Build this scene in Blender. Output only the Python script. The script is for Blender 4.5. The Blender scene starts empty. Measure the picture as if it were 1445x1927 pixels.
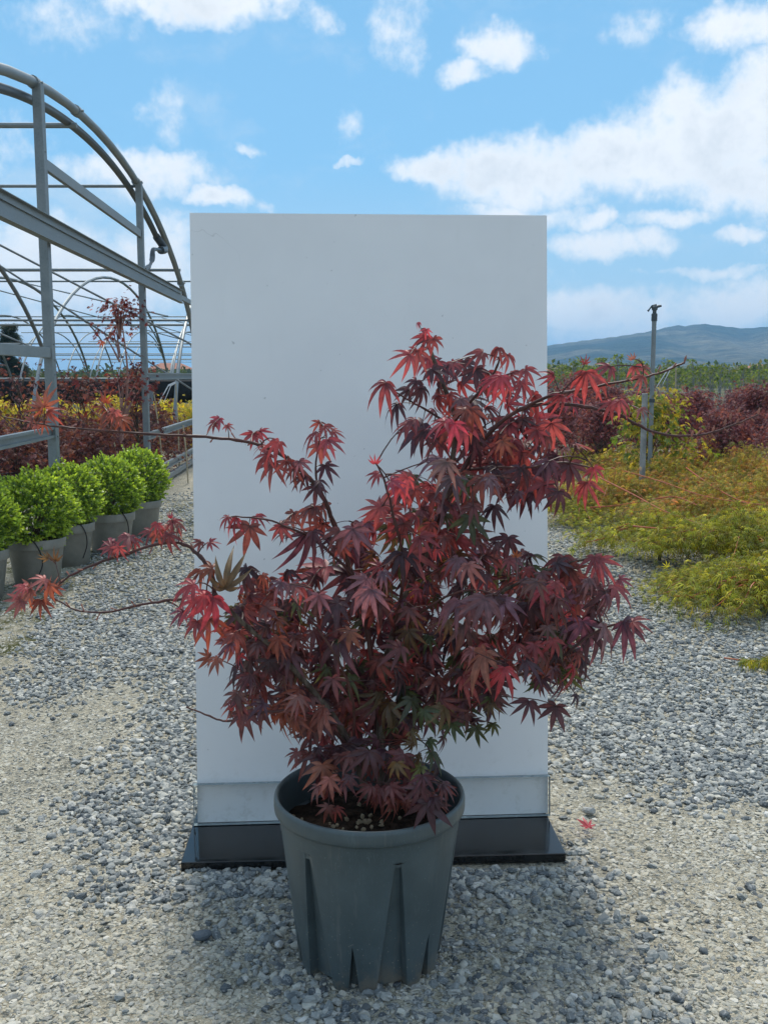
import bpy, math, random
import numpy as np
from mathutils import Vector, Matrix, Euler
random.seed(7); rng = np.random.default_rng(7)
R = math.radians
scene = bpy.context.scene
COL = scene.collection

# ------------------------------------------------------------------ camera
CH, PITCH, F = 1.5, 7.76, 1900.0          # eye height (m), downward pitch, focal length in photo pixels
CP, SP = math.cos(R(PITCH)), math.sin(R(PITCH))
cam = bpy.data.objects.new('camera', bpy.data.cameras.new('camera'))
COL.objects.link(cam)
cam.location = (0, 0, CH); cam.rotation_euler = (R(90 - PITCH), 0, 0)
cam.data.sensor_fit = 'VERTICAL'; cam.data.sensor_height = 24; cam.data.lens = 24 * F / 1927
cam.data.clip_start = 0.05; cam.data.clip_end = 20000
scene.camera = cam

def ray(x, y):
    """direction (per unit of depth) of a place seen at photo pixel x, y"""
    dx, dy = (x - 722.5) / F, (963.5 - y) / F
    return np.array([dx, CP + dy * SP, -SP + dy * CP])
def at(x, y, Y):                            # the point at distance Y (m) ahead
    d = ray(x, y); return np.array([0, 0, CH]) + d * (Y / d[1])
def G(x, y, z=0.0):                         # the point on the ground
    d = ray(x, y); return np.array([0, 0, CH]) + d * ((z - CH) / d[2])

# ------------------------------------------------------------------ light
SUN_EL, SUN_AZ = 58.0, -5.0                 # degrees; azimuth from +Y towards +X
SUN_STRENGTH, SKY_STRENGTH, EXPOSURE = 2.9, 0.12, 0.42
sun = bpy.data.objects.new('sun', bpy.data.lights.new('sun', 'SUN')); COL.objects.link(sun)
sun.data.energy = SUN_STRENGTH; sun.data.angle = R(9.0); sun.data.color = (1, 0.94, 0.84)
sd = Vector((math.sin(R(SUN_AZ)) * math.cos(R(SUN_EL)), math.cos(R(SUN_AZ)) * math.cos(R(SUN_EL)), math.sin(R(SUN_EL))))
sun.rotation_euler = sd.to_track_quat('Z', 'Y').to_euler()
sun.location = (0, 0, 50)

class NT:
    """tiny helper to wire shader / geometry node trees"""
    def __init__(s, tree): s.t = tree; s.n = tree.nodes; s.l = tree.links
    def new(s, typ, **kw):
        n = s.n.new(typ)
        for k, v in kw.items(): setattr(n, k, v)
        return n
    def put(s, sock, v):
        if isinstance(v, bpy.types.NodeSocket): s.l.new(v, sock)
        elif v is not None:
            try: sock.default_value = v
            except Exception: sock.default_value = (*v, 1.0) if hasattr(v, '__len__') and len(v) == 3 else v
    def m(s, op, a, b=None, c=None, clamp=False):
        n = s.new('ShaderNodeMath', operation=op, use_clamp=clamp)
        s.put(n.inputs[0], a); s.put(n.inputs[1], b)
        if c is not None: s.put(n.inputs[2], c)
        return n.outputs[0]
    def v(s, op, a, b=None, scale=None):
        n = s.new('ShaderNodeVectorMath', operation=op)
        s.put(n.inputs[0], a)
        if b is not None: s.put(n.inputs[1], b)
        if scale is not None: s.put(n.inputs['Scale'], scale)
        return n.outputs[1] if op in ('DOT_PRODUCT', 'LENGTH', 'DISTANCE') else n.outputs[0]
    def mix(s, f, a, b, blend='MIX'):
        n = s.new('ShaderNodeMix', data_type='RGBA', blend_type=blend)
        s.put(n.inputs[0], f); s.put(n.inputs[6], a if isinstance(a, bpy.types.NodeSocket) else (*a[:3], 1)); s.put(n.inputs[7], b if isinstance(b, bpy.types.NodeSocket) else (*b[:3], 1))
        return n.outputs[2]
    def noise(s, vec, scale, detail=4, rough=0.55, dist=0.0, col=False):
        n = s.new('ShaderNodeTexNoise'); s.put(n.inputs['Vector'], vec)
        n.inputs['Scale'].default_value = scale; n.inputs['Detail'].default_value = detail
        n.inputs['Roughness'].default_value = rough; n.inputs['Distortion'].default_value = dist
        return n.outputs['Color'] if col else n.outputs[0]
    def ramp(s, f, lo, hi, a=0.0, b=1.0, smooth=True):
        n = s.new('ShaderNodeMapRange', interpolation_type='SMOOTHSTEP' if smooth else 'LINEAR')
        s.put(n.inputs[0], f); s.put(n.inputs[1], lo); s.put(n.inputs[2], hi); s.put(n.inputs[3], a); s.put(n.inputs[4], b)
        return n.outputs[0]
    def ramp3(s, f, stops):
        n = s.new('ShaderNodeValToRGB'); s.put(n.inputs[0], f); e = n.color_ramp.elements
        while len(e) < len(stops): e.new(0.5)
        for k, (p, c) in enumerate(stops): e[k].position = p; e[k].color = (*c, 1)
        return n.outputs[0]

# sky: Nishita air with cumulus banks placed by compass bearing and elevation
world = bpy.data.worlds.new('World'); scene.world = world; world.use_nodes = True
w = NT(world.node_tree); w.n.clear()
sky = w.new('ShaderNodeTexSky', sky_type='NISHITA', sun_disc=False)
sky.sun_elevation = R(SUN_EL); sky.sun_rotation = R(SUN_AZ)
sky.altitude = 100; sky.air_density = 1.0; sky.dust_density = 0.6; sky.ozone_density = 2.0
gen = w.v('NORMALIZE', w.new('ShaderNodeTexCoord').outputs['Generated'])
sx = w.new('ShaderNodeSeparateXYZ'); w.put(sx.inputs[0], gen)
AZ = w.m('MULTIPLY', w.m('ARCTAN2', sx.outputs[0], sx.outputs[1]), 180 / math.pi)
EL = w.m('MULTIPLY', w.m('ARCSINE', sx.outputs[2]), 180 / math.pi)
warp = w.noise(gen, 9.0, 5, 0.6, col=True)
ws = w.new('ShaderNodeSeparateColor'); w.put(ws.inputs[0], warp)
AZw = w.m('ADD', AZ, w.m('MULTIPLY', w.m('SUBTRACT', ws.outputs[0], 0.5), 7.0))
ELw = w.m('ADD', EL, w.m('MULTIPLY', w.m('SUBTRACT', ws.outputs[1], 0.5), 4.2))
def azel(x, y):
    d = ray(x, y); d = d / np.linalg.norm(d)
    return math.degrees(math.atan2(d[0], d[1])), math.degrees(math.asin(d[2]))
BANKS = [  # (x, y, rx, ry, amount): bearings of the cloud banks
    (280, 338, 165, 46, 1.0), (440, 388, 75, 22, 1.0), (120, 520, 330, 85, 1.05), (300, 470, 120, 50, .9), (60, 640, 420, 60, .8),
    (350, 8, 190, 42, 1.0), (580, 40, 70, 40, .45), (965, 85, 75, 36, 1.0), (880, 125, 52, 26, .8), (1400, 42, 100, 42, 1.0),
    (850, 318, 120, 34, 1.0), (1010, 318, 190, 58, 1.15), (1180, 295, 220, 62, 1.2), (1350, 255, 180, 90, 1.25), (1460, 190, 90, 100, 1.1), (1430, 340, 130, 56, 1.1),
    (1000, 398, 105, 26, .9), (1150, 452, 120, 30, .85), (1260, 405, 110, 20, .75), (1110, 408, 36, 20, .8), (1400, 440, 70, 18, .8),
    (1340, 505, 130, 14, .7), (1110, 590, 150, 52, 1.0), (1390, 565, 170, 52, 1.05), (1200, 640, 300, 40, .7),
    (290, 225, 60, 80, .38), (500, 285, 32, 16, .6), (655, 302, 34, 9, .7), (760, 40, 90, 90, .36), (640, 250, 50, 40, .33), (1200, 45, 70, 40, .4), (120, 30, 160, 60, .38),
    (-250, 260, 260, 90, 1.0), (-420, 480, 300, 90, 1.0), (1750, 420, 260, 90, 1.0), (1800, 120, 200, 80, .9), (700, 520, 340, 70, .9), (-150, -150, 300, 80, .9), (900, -260, 300, 90, .9)]
field = None
for (bx, by, rx, ry, amp) in BANKS:
    a0, e0 = azel(bx, by)
    ra, re = rx / F * 57.3, ry / F * 57.3
    da = w.m('DIVIDE', w.m('SUBTRACT', AZw, a0), ra); de = w.m('DIVIDE', w.m('SUBTRACT', ELw, e0), re)
    q = w.m('SUBTRACT', amp, w.m('ADD', w.m('MULTIPLY', da, da), w.m('MULTIPLY', de, de)))
    field = q if field is None else w.m('MAXIMUM', field, q)
# the rest of the sky goes on with the same kind of broken cumulus
plane = w.v('DIVIDE', gen, w.m('MAXIMUM', sx.outputs[2], 0.06))
rest = w.m('SUBTRACT', w.m('MULTIPLY', w.noise(plane, 0.9, 3, 0.5), 4.2), 1.85)
away = w.m('MAXIMUM', w.ramp(w.m('ABSOLUTE', AZ), 26, 36), w.ramp(EL, 24, 34))
rest = w.m('SUBTRACT', rest, w.m('MULTIPLY', w.m('SUBTRACT', 1.0, away), 8.0))
field = w.m('MAXIMUM', w.m('MAXIMUM', field, -1.5), rest)
billow = w.noise(gen, 26.0, 7, 0.62)
fine = w.noise(gen, 90.0, 5, 0.6)
dens = w.m('ADD', field, w.m('ADD', w.m('MULTIPLY', w.m('SUBTRACT', billow, 0.5), 1.75), w.m('MULTIPLY', w.m('SUBTRACT', fine, 0.5), 1.0)))
cover = w.ramp(dens, -0.30, 1.05)
thick = w.ramp(w.m('ADD', dens, w.m('MULTIPLY', w.m('SUBTRACT', w.noise(gen, 14.0, 4), 0.5), 1.6)), 0.6, 1.8)
K = 1 / (SKY_STRENGTH * 2 ** EXPOSURE)       # display value -> sky radiance
def disp(*c): return tuple(v * K for v in c)
cloud_col = w.mix(thick, disp(1.06, 1.08, 1.10), disp(.83, .88, .93))
wisp = w.noise(w.v('ADD', w.v('MULTIPLY', gen, (1.6, 1.0, 3.4)), w.v('SCALE', warp, scale=.22)), 3.4, 6, 0.62)
veil = w.m('ADD', 0.04, w.m('MULTIPLY', w.ramp(wisp, .46, .78), 0.55))
hz = w.ramp(EL, -1, 14, 0.5, 0.0)
grad = w.ramp3(w.ramp(EL, -5, 90, 0, 1, False), [(0.0, disp(.56, .74, .88)), (.09, disp(.46, .70, .90)), (.17, disp(.245, .57, .90)), (.32, disp(.19, .48, .81)), (.55, disp(.24, .50, .80)), (1.0, disp(.22, .44, .72))])
air = w.mix(0.08, grad, w.mix(1.0, sky.outputs[0], (.80, 1.15, 1.25), 'MULTIPLY'))
air = w.mix(veil, air, disp(.78, .88, .97))
final = w.mix(w.m('MULTIPLY', cover, 0.94), air, cloud_col)
bg = w.new('ShaderNodeBackground'); w.put(bg.inputs[0], final); bg.inputs[1].default_value = SKY_STRENGTH
wo = w.new('ShaderNodeOutputWorld'); w.l.new(bg.outputs[0], wo.inputs[0])
world.cycles.sampling_method = 'MANUAL'; world.cycles.sample_map_resolution = 1024

vs = scene.view_settings
vs.view_transform = 'Standard'; vs.look = 'None'; vs.gamma = 1; vs.exposure = EXPOSURE; vs.use_curve_mapping = False
scene.render.engine = 'CYCLES'
scene.cycles.use_denoising = True
scene.cycles.max_bounces = 8; scene.cycles.diffuse_bounces = 4; scene.cycles.glossy_bounces = 4
scene.cycles.transmission_bounces = 6; scene.cycles.transparent_max_bounces = 12
scene.cycles.caustics_reflective = False; scene.cycles.caustics_refractive = False

# ------------------------------------------------------------------ helpers
def link(o, parent=None):
    COL.objects.link(o)
    if parent is not None: o.parent = parent
    return o
def wloc(o):
    p = Vector((0, 0, 0))
    while o is not None: p = p + o.location; o = o.parent
    return p
def tag(o, label=None, cat=None, group=None, kind=None):
    for k, v in (('label', label), ('category', cat), ('group', group), ('kind', kind)):
        if v: o[k] = v
    return o
def thing(name, label, cat, loc=(0, 0, 0), group=None):
    o = bpy.data.objects.new(name, None); o.empty_display_size = 0.1; link(o); o.location = [float(v) for v in loc]
    return tag(o, label, cat, group)
def copy_tree(o, parent=None):
    c = o.copy(); COL.objects.link(c); c.parent = parent
    for ch in [x for x in bpy.data.objects if x.parent == o]: copy_tree(ch, c)
    return c

class MB:
    """collects shapes; build() links them as ONE mesh object"""
    def __init__(s): s.v = []; s.f = []; s.c = []; s.mi = []
    def add(s, verts, faces, mi=0):
        b = len(s.v); s.v.extend([tuple(map(float, p)) for p in verts]); s.f.extend([tuple(b + i for i in f) for f in faces]); s.mi.extend([mi] * len(faces)); return s
    def box(s, c, size, rz=0.0, bevel=0.0):
        hx, hy, hz_ = [v / 2 for v in size]
        P = [(-hx, -hy, -hz_), (hx, -hy, -hz_), (hx, hy, -hz_), (-hx, hy, -hz_), (-hx, -hy, hz_), (hx, -hy, hz_), (hx, hy, hz_), (-hx, hy, hz_)]
        ca, sa = math.cos(rz), math.sin(rz)
        P = [(c[0] + x * ca - y * sa, c[1] + x * sa + y * ca, c[2] + z) for x, y, z in P]
        return s.add(P, [(0, 3, 2, 1), (4, 5, 6, 7), (0, 1, 5, 4), (1, 2, 6, 5), (2, 3, 7, 6), (3, 0, 4, 7)])
    def bar(s, a, b, wd, ht, up=(0, 0, 1)):
        a, b = Vector(a), Vector(b); d = (b - a).normalized(); x = d.cross(Vector(up)).normalized(); u = x.cross(d)
        P = []
        for p in (a, b):
            for sx_, su in ((-1, -1), (1, -1), (1, 1), (-1, 1)): P.append(p + x * (sx_ * wd / 2) + u * (su * ht / 2))
        return s.add(P, [(3, 2, 1, 0), (4, 5, 6, 7), (0, 1, 5, 4), (1, 2, 6, 5), (2, 3, 7, 6), (3, 0, 4, 7)])
    def tube(s, pts, r, n=8, caps=True):
        pts = [Vector([float(q) for q in p]) for p in pts]; rs = r if hasattr(r, '__len__') else [r] * len(pts)
        V = []; ref = None
        for i, p in enumerate(pts):
            t = (pts[min(i + 1, len(pts) - 1)] - pts[max(i - 1, 0)])
            t = t.normalized() if t.length > 1e-9 else Vector((0, 0, 1))
            if ref is None: ref = t.orthogonal().normalized()
            ref = (ref - t * ref.dot(t)); ref = ref.normalized() if ref.length > 1e-6 else t.orthogonal().normalized()
            b = t.cross(ref)
            for k in range(n):
                a = 2 * math.pi * k / n; V.append(p + (ref * math.cos(a) + b * math.sin(a)) * rs[i])
        Fc = [(i * n + k, i * n + (k + 1) % n, (i + 1) * n + (k + 1) % n, (i + 1) * n + k) for i in range(len(pts) - 1) for k in range(n)]
        if caps: Fc += [tuple(range(n - 1, -1, -1)), tuple((len(pts) - 1) * n + k for k in range(n))]
        return s.add(V, Fc)
    def lathe(s, prof, c=(0, 0, 0), n=48, closed=False):
        V = [(c[0] + r * math.cos(2 * math.pi * k / n), c[1] + r * math.sin(2 * math.pi * k / n), c[2] + z) for r, z in prof for k in range(n)]
        Fc = [(i * n + k, i * n + (k + 1) % n, (i + 1) * n + (k + 1) % n, (i + 1) * n + k) for i in range(len(prof) - 1) for k in range(n)]
        return s.add(V, Fc)
    def disc(s, c, r, n=32): return s.add([(c[0] + r * math.cos(2 * math.pi * k / n), c[1] + r * math.sin(2 * math.pi * k / n), c[2]) for k in range(n)], [tuple(range(n))])
    def build(s, name, mat, parent=None, smooth=False, bevel=0.0, world=True, angle=40):
        me = bpy.data.meshes.new(name)
        off = wloc(parent) if (parent is not None and world) else Vector((0, 0, 0))
        me.from_pydata([(p[0] - off.x, p[1] - off.y, p[2] - off.z) for p in s.v], [], s.f); me.update()
        mats = mat if isinstance(mat, (list, tuple)) else [mat]
        for q in mats: me.materials.append(q)
        if len(mats) > 1: me.polygons.foreach_set('material_index', s.mi)
        if smooth:
            me.polygons.foreach_set('use_smooth', [True] * len(me.polygons))
            try: me.set_sharp_from_angle(angle=R(angle))
            except Exception: pass
        o = link(bpy.data.objects.new(name, me), parent)
        if bevel:
            b = o.modifiers.new('bevel', 'BEVEL'); b.width = bevel; b.segments = 2; b.limit_method = 'ANGLE'
        return o

def np_mesh(name, V, Fq, mat, parent=None, col=None, smooth=False, world=False):
    """mesh from numpy arrays: V (n,3), Fq (m,k); col (n,3) goes to the attribute 'tint'"""
    V = np.asarray(V, dtype=np.float32); Fq = np.asarray(Fq, dtype=np.int32); k = Fq.shape[1]
    if parent is not None and world: V = V - np.array(wloc(parent), dtype=np.float32)
    me = bpy.data.meshes.new(name); me.vertices.add(len(V)); me.vertices.foreach_set('co', V.ravel())
    me.loops.add(Fq.size); me.loops.foreach_set('vertex_index', Fq.ravel())
    me.polygons.add(len(Fq)); me.polygons.foreach_set('loop_start', np.arange(0, Fq.size, k, dtype=np.int32))
    me.update(calc_edges=True); me.materials.append(mat)
    if smooth: me.polygons.foreach_set('use_smooth', np.ones(len(Fq), dtype=bool))
    if col is not None:
        a = me.attributes.new('tint', 'FLOAT_COLOR', 'POINT')
        a.data.foreach_set('color', np.concatenate([np.asarray(col, dtype=np.float32), np.ones((len(V), 1), dtype=np.float32)], 1).ravel())
    return link(bpy.data.objects.new(name, me), parent)

def stamp(base, tris, pos, mats, cols, scale):
    """many copies of a small leaf (base verts, faces) at pos with 3x3 frames and scales -> V, F, col"""
    n, k = len(pos), len(base)
    V = np.einsum('nij,kj->nki', mats, base) * scale[:, None, None] + pos[:, None, :]
    Fq = tris[None, :, :] + (np.arange(n) * k)[:, None, None]
    return V.reshape(-1, 3), Fq.reshape(-1, tris.shape[1]), np.repeat(cols, k, axis=0)
def frames(d, nrm):
    """frames with local Y along d and local Z near nrm"""
    d = d / np.linalg.norm(d, axis=1, keepdims=True)
    z = nrm - d * (nrm * d).sum(1, keepdims=True); z /= np.maximum(np.linalg.norm(z, axis=1, keepdims=True), 1e-6)
    x = np.cross(d, z)
    return np.stack([x, d, z], axis=2)
def rand_dirs(n):
    v = rng.normal(size=(n, 3)); return v / np.linalg.norm(v, axis=1, keepdims=True)

# ------------------------------------------------------------------ materials
def material(name, fn):
    m = bpy.data.materials.new(name); m.use_nodes = True; t = NT(m.node_tree); t.n.clear()
    out = t.new('ShaderNodeOutputMaterial'); fn(t, out); return m
def principled(t, color, rough=0.6, spec=0.5, metal=0.0, bump=None, bstr=0.3, bdist=0.01):
    p = t.new('ShaderNodeBsdfPrincipled'); t.put(p.inputs['Base Color'], color if isinstance(color, bpy.types.NodeSocket) else (*color, 1))
    t.put(p.inputs['Roughness'], rough); t.put(p.inputs['Specular IOR Level'], spec); t.put(p.inputs['Metallic'], metal)
    if bump is not None:
        b = t.new('ShaderNodeBump'); b.inputs['Strength'].default_value = bstr; b.inputs['Distance'].default_value = bdist
        t.put(b.inputs['Height'], bump); t.l.new(b.outputs[0], p.inputs['Normal'])
    return p
def surf(t, out, p): t.l.new(p.outputs[0], out.inputs[0])
def pos(t): return t.new('ShaderNodeNewGeometry').outputs['Position']
def objc(t): return t.new('ShaderNodeTexCoord').outputs['Object']

def simple(name, color, rough=0.6, spec=0.5, metal=0.0, var=0.25, scale=6.0, bump=0.15, bscale=60.0):
    def fn(t, out):
        c = objc(t); n = t.noise(c, scale, 5, 0.6)
        a = tuple(v * (1 - var) for v in color); b = tuple(min(1, v * (1 + var)) for v in color)
        surf(t, out, principled(t, t.mix(t.ramp(n, 0.3, 0.7), a, b), t.ramp(n, 0.2, 0.8, rough - .08, rough + .08), spec, metal, t.noise(c, bscale, 4), bump, 0.004))
    return material(name, fn)

def leafy(name, color_from, trans=0.35, rough=0.5, spec=0.35, gain=(1.6, 1.1, 1.0), rib=False):
    """leaf: glossy skin over a thin body that lets light through"""
    def fn(t, out):
        if color_from == 'object': base = t.new('ShaderNodeObjectInfo').outputs['Color']
        else:
            a = t.new('ShaderNodeAttribute', attribute_name='tint'); base = a.outputs['Color']
        c = objc(t)
        blotch = t.noise(pos(t), 45.0, 4, 0.6)
        base = t.mix(1.0, base, t.mix(t.ramp(blotch, 0.3, 0.7), (0.72, 0.72, 0.72), (1.25, 1.22, 1.2)), 'MULTIPLY')
        if rib:
            ra = t.new('ShaderNodeAttribute', attribute_name='rib').outputs['Fac']
            base = t.mix(t.m('MULTIPLY', t.m('POWER', ra, 6.0), 0.35), base, t.mix(1.0, base, (1.9, 2.2, 2.2), 'MULTIPLY'))
        p = principled(t, base, rough, spec, 0, blotch, 0.25, 0.002)
        tr = t.new('ShaderNodeBsdfTranslucent'); t.put(tr.inputs[0], t.mix(1.0, base, gain, 'MULTIPLY'))
        mx = t.new('ShaderNodeMixShader'); mx.inputs[0].default_value = trans
        t.l.new(p.outputs[0], mx.inputs[1]); t.l.new(tr.outputs[0], mx.inputs[2]); t.l.new(mx.outputs[0], out.inputs[0])
    return material(name, fn)

M_maple = leafy('maple_leaf', 'object', 0.40, 0.50, 0.75, (1.9, 1.35, 1.2), True)
M_maple_mass = leafy('maple_leaf_mass', 'tint', 0.40, 0.50, 0.75, (1.9, 1.35, 1.2), True)
M_foliage = leafy('foliage', 'tint', 0.45, 0.55, 0.3, (1.6, 1.45, 0.8))
M_box = leafy('box_leaf', 'tint', 0.42, 0.42, 0.45, (1.7, 1.6, 0.7))

def bark_fn(t, out):
    c = objc(t); n = t.noise(t.v('MULTIPLY', c, (1, 1, .25)), 70, 5, 0.65)
    surf(t, out, principled(t, t.mix(t.ramp(n, .35, .7), (0.045, 0.03, 0.022), (0.16, 0.13, 0.10)), 0.75, 0.3, 0, n, 0.5, 0.003))
M_bark = material('bark', bark_fn)
M_twig = simple('young_twig', (0.075, 0.028, 0.024), 0.5, 0.4, var=.35, scale=20)
M_redstem = simple('red_stem', (0.34, 0.085, 0.03), 0.55, 0.4, var=.3, scale=15)

def sand(t, out):
    p = pos(t); far = t.v('LENGTH', p)
    big = t.noise(p, 1.3, 5, 0.6); mid = t.noise(p, 9.0, 5, 0.65); grit = t.noise(p, 120.0, 5, 0.75)
    vo = t.new('ShaderNodeTexVoronoi', feature='F1'); t.put(vo.inputs['Vector'], t.v('ADD', p, t.v('SCALE', t.noise(p, 40, 3, col=True), scale=0.02))); vo.inputs['Scale'].default_value = 62
    vo2 = t.new('ShaderNodeTexVoronoi', feature='F1'); t.put(vo2.inputs['Vector'], p); vo2.inputs['Scale'].default_value = 190
    cell = t.new('ShaderNodeSeparateColor'); t.put(cell.inputs[0], vo.outputs['Color'])
    base = t.mix(t.ramp(mid, .3, .7), (0.40, 0.37, 0.29), (0.57, 0.525, 0.415))
    chip = t.ramp3(cell.outputs[0], [(0, (0.10, 0.11, 0.115)), (.35, (0.22, 0.225, 0.20)), (.7, (0.30, 0.295, 0.25)), (1, (0.46, 0.45, 0.40))])
    show = t.m('MULTIPLY', t.ramp(vo.outputs['Distance'], .55, .30), t.ramp(cell.outputs[1], .35, .55))
    base = t.mix(t.m('MULTIPLY', show, 0.9), base, chip)
    base = t.mix(1.0, base, t.mix(t.ramp(grit, .25, .75), (.45, .45, .46), (1.35, 1.35, 1.34)), 'MULTIPLY')
    base = t.mix(1.0, base, t.mix(t.ramp(big, .3, .7), (.82, .84, .86), (1.1, 1.08, 1.03)), 'MULTIPLY')
    # moss under the potted row, earth and growth farther off
    sxyz = t.new('ShaderNodeSeparateXYZ'); t.put(sxyz.inputs[0], p)
    mossx = t.m('MULTIPLY', t.ramp(sxyz.outputs[0], -1.35, -2.0), t.m('MULTIPLY', t.ramp(sxyz.outputs[1], 4.6, 5.4), t.ramp(sxyz.outputs[1], 13, 11)))
    base = t.mix(t.m('MULTIPLY', mossx, t.ramp(t.noise(p, 3.2, 5, .65), .42, .62)), base, (0.075, 0.08, 0.025))
    field_ = t.ramp(far, 16, 26)
    base = t.mix(field_, base, t.mix(t.ramp(t.noise(p, .12, 6, .65), .35, .65), (0.06, 0.075, 0.03), (0.14, 0.12, 0.07)))
    h = t.m('ADD', t.m('MULTIPLY', grit, .35), t.m('ADD', t.m('MULTIPLY', t.m('MULTIPLY', show, -1.0), vo.outputs['Distance']), t.m('MULTIPLY', vo2.outputs['Distance'], -.35)))
    surf(t, out, principled(t, base, 0.9, 0.2, 0, t.m('ADD', h, t.m('MULTIPLY', mid, 1.4)), 1.0, 0.020))
M_sand = material('packed_sand', sand)

def stone_fn(dusty):
    def fn(t, out):
        rnd = t.new('ShaderNodeObjectInfo').outputs['Random']
        c = t.v('ADD', objc(t), t.v('SCALE', t.new('ShaderNodeObjectInfo').outputs['Location'], scale=7.0))
        n = t.noise(c, 1.6, 5, 0.65, 0.6)
        if dusty == 2: st = [(0, (0.07, 0.08, 0.09)), (.35, (0.16, 0.17, 0.165)), (.7, (0.27, 0.262, 0.23)), (.95, (0.40, 0.38, 0.32)), (1, (0.50, 0.49, 0.45))]
        elif dusty: st = [(0, (0.19, 0.195, 0.18)), (.2, (0.31, 0.30, 0.255)), (.6, (0.41, 0.39, 0.315)), (.9, (0.48, 0.45, 0.365)), (1, (0.55, 0.53, 0.47))]
        else: st = [(0, (0.075, 0.088, 0.098)), (.25, (0.16, 0.178, 0.182)), (.55, (0.255, 0.268, 0.258)), (.8, (0.36, 0.36, 0.33)), (.95, (0.45, 0.435, 0.37)), (1, (0.60, 0.59, 0.56))]
        base = t.ramp3(t.m('ADD', rnd, t.m('MULTIPLY', t.m('SUBTRACT', n, .5), .28)), st)
        vein = t.ramp(t.m('ABSOLUTE', t.m('SUBTRACT', t.noise(c, .9, 3, .5, 1.2), .5)), .03, .0)
        base = t.mix(t.m('MULTIPLY', vein, .35), base, (.6, .6, .58))
        surf(t, out, principled(t, base, 0.78, 0.3, 0, t.noise(c, 5.0, 5, .7), .35, .004))
    return fn
M_gravel = material('gravel_stone', stone_fn(0)); M_mid = material('half_sunk_stone', stone_fn(2)); M_dusty = material('dusty_stone', stone_fn(1))

def board_fn(t, out):
    c = objc(t); n = t.noise(c, 2.0, 5, .6); sp = t.noise(c, 55, 2, .5)
    sm = t.noise(t.v('MULTIPLY', c, (6, 6, .8)), 2.0, 5, .7)
    base = t.mix(t.ramp(n, .3, .7), (.80, .80, .795), (.85, .85, .84))
    base = t.mix(t.m('MULTIPLY', t.ramp(sm, .60, .80), .08), base, (.45, .44, .42))
    base = t.mix(t.m('MULTIPLY', t.ramp(sp, .74, .79), .5), base, (.35, .35, .34))
    ck = t.ramp(t.m('ABSOLUTE', t.m('SUBTRACT', t.noise(c, 1.1, 4, .6, 1.0), .5)), .0016, .0)
    base = t.mix(t.m('MULTIPLY', ck, t.m('MULTIPLY', t.ramp(t.noise(c, 2.3, 3), .52, .62), .35)), base, (.42, .41, .40))
    sz = t.new('ShaderNodeSeparateXYZ'); t.put(sz.inputs[0], c)
    base = t.mix(t.m('MULTIPLY', t.ramp(sz.outputs[2], .30, .0), t.m('MULTIPLY', t.ramp(t.noise(c, 24, 6, .75), .5, .7), .35)), base, (.46, .43, .37))
    surf(t, out, principled(t, base, .5, .35, 0, t.noise(c, 9, 4), .08, .003))
M_board = material('white_board', board_fn)
M_edge = simple('board_edge', (.30, .29, .27), .7, var=.3)
def acrylic(t, out):
    fr = t.new('ShaderNodeFresnel'); fr.inputs[0].default_value = 1.4
    tr = t.new('ShaderNodeBsdfTransparent'); tr.inputs[0].default_value = (.985, .992, .99, 1)
    gl = t.new('ShaderNodeBsdfGlossy'); gl.inputs['Roughness'].default_value = .04
    mx = t.new('ShaderNodeMixShader'); t.put(mx.inputs[0], t.m('MULTIPLY', t.m('MULTIPLY', fr.outputs[0], .7), t.m('SUBTRACT', 1.0, t.new('ShaderNodeNewGeometry').outputs['Backfacing']))); t.l.new(tr.outputs[0], mx.inputs[1]); t.l.new(gl.outputs[0], mx.inputs[2]); t.l.new(mx.outputs[0], out.inputs[0])
M_acrylic = material('clear_acrylic', acrylic)
M_acrylic_edge = simple('acrylic_edge', (.20, .25, .26), .25, .5, var=.15)
def slab_fn(t, out):
    c = objc(t); n = t.noise(c, 60, 5, .7); d = t.noise(c, 5, 5, .65)
    base = t.mix(t.m('MULTIPLY', t.ramp(d, .45, .75), .35), (.010, .011, .012), (.06, .06, .058))
    base = t.mix(t.ramp(n, .70, .76), base, (.16, .16, .155))
    surf(t, out, principled(t, base, t.ramp(d, .3, .8, .04, .22), .5))
M_slab = material('polished_black', slab_fn)

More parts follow.
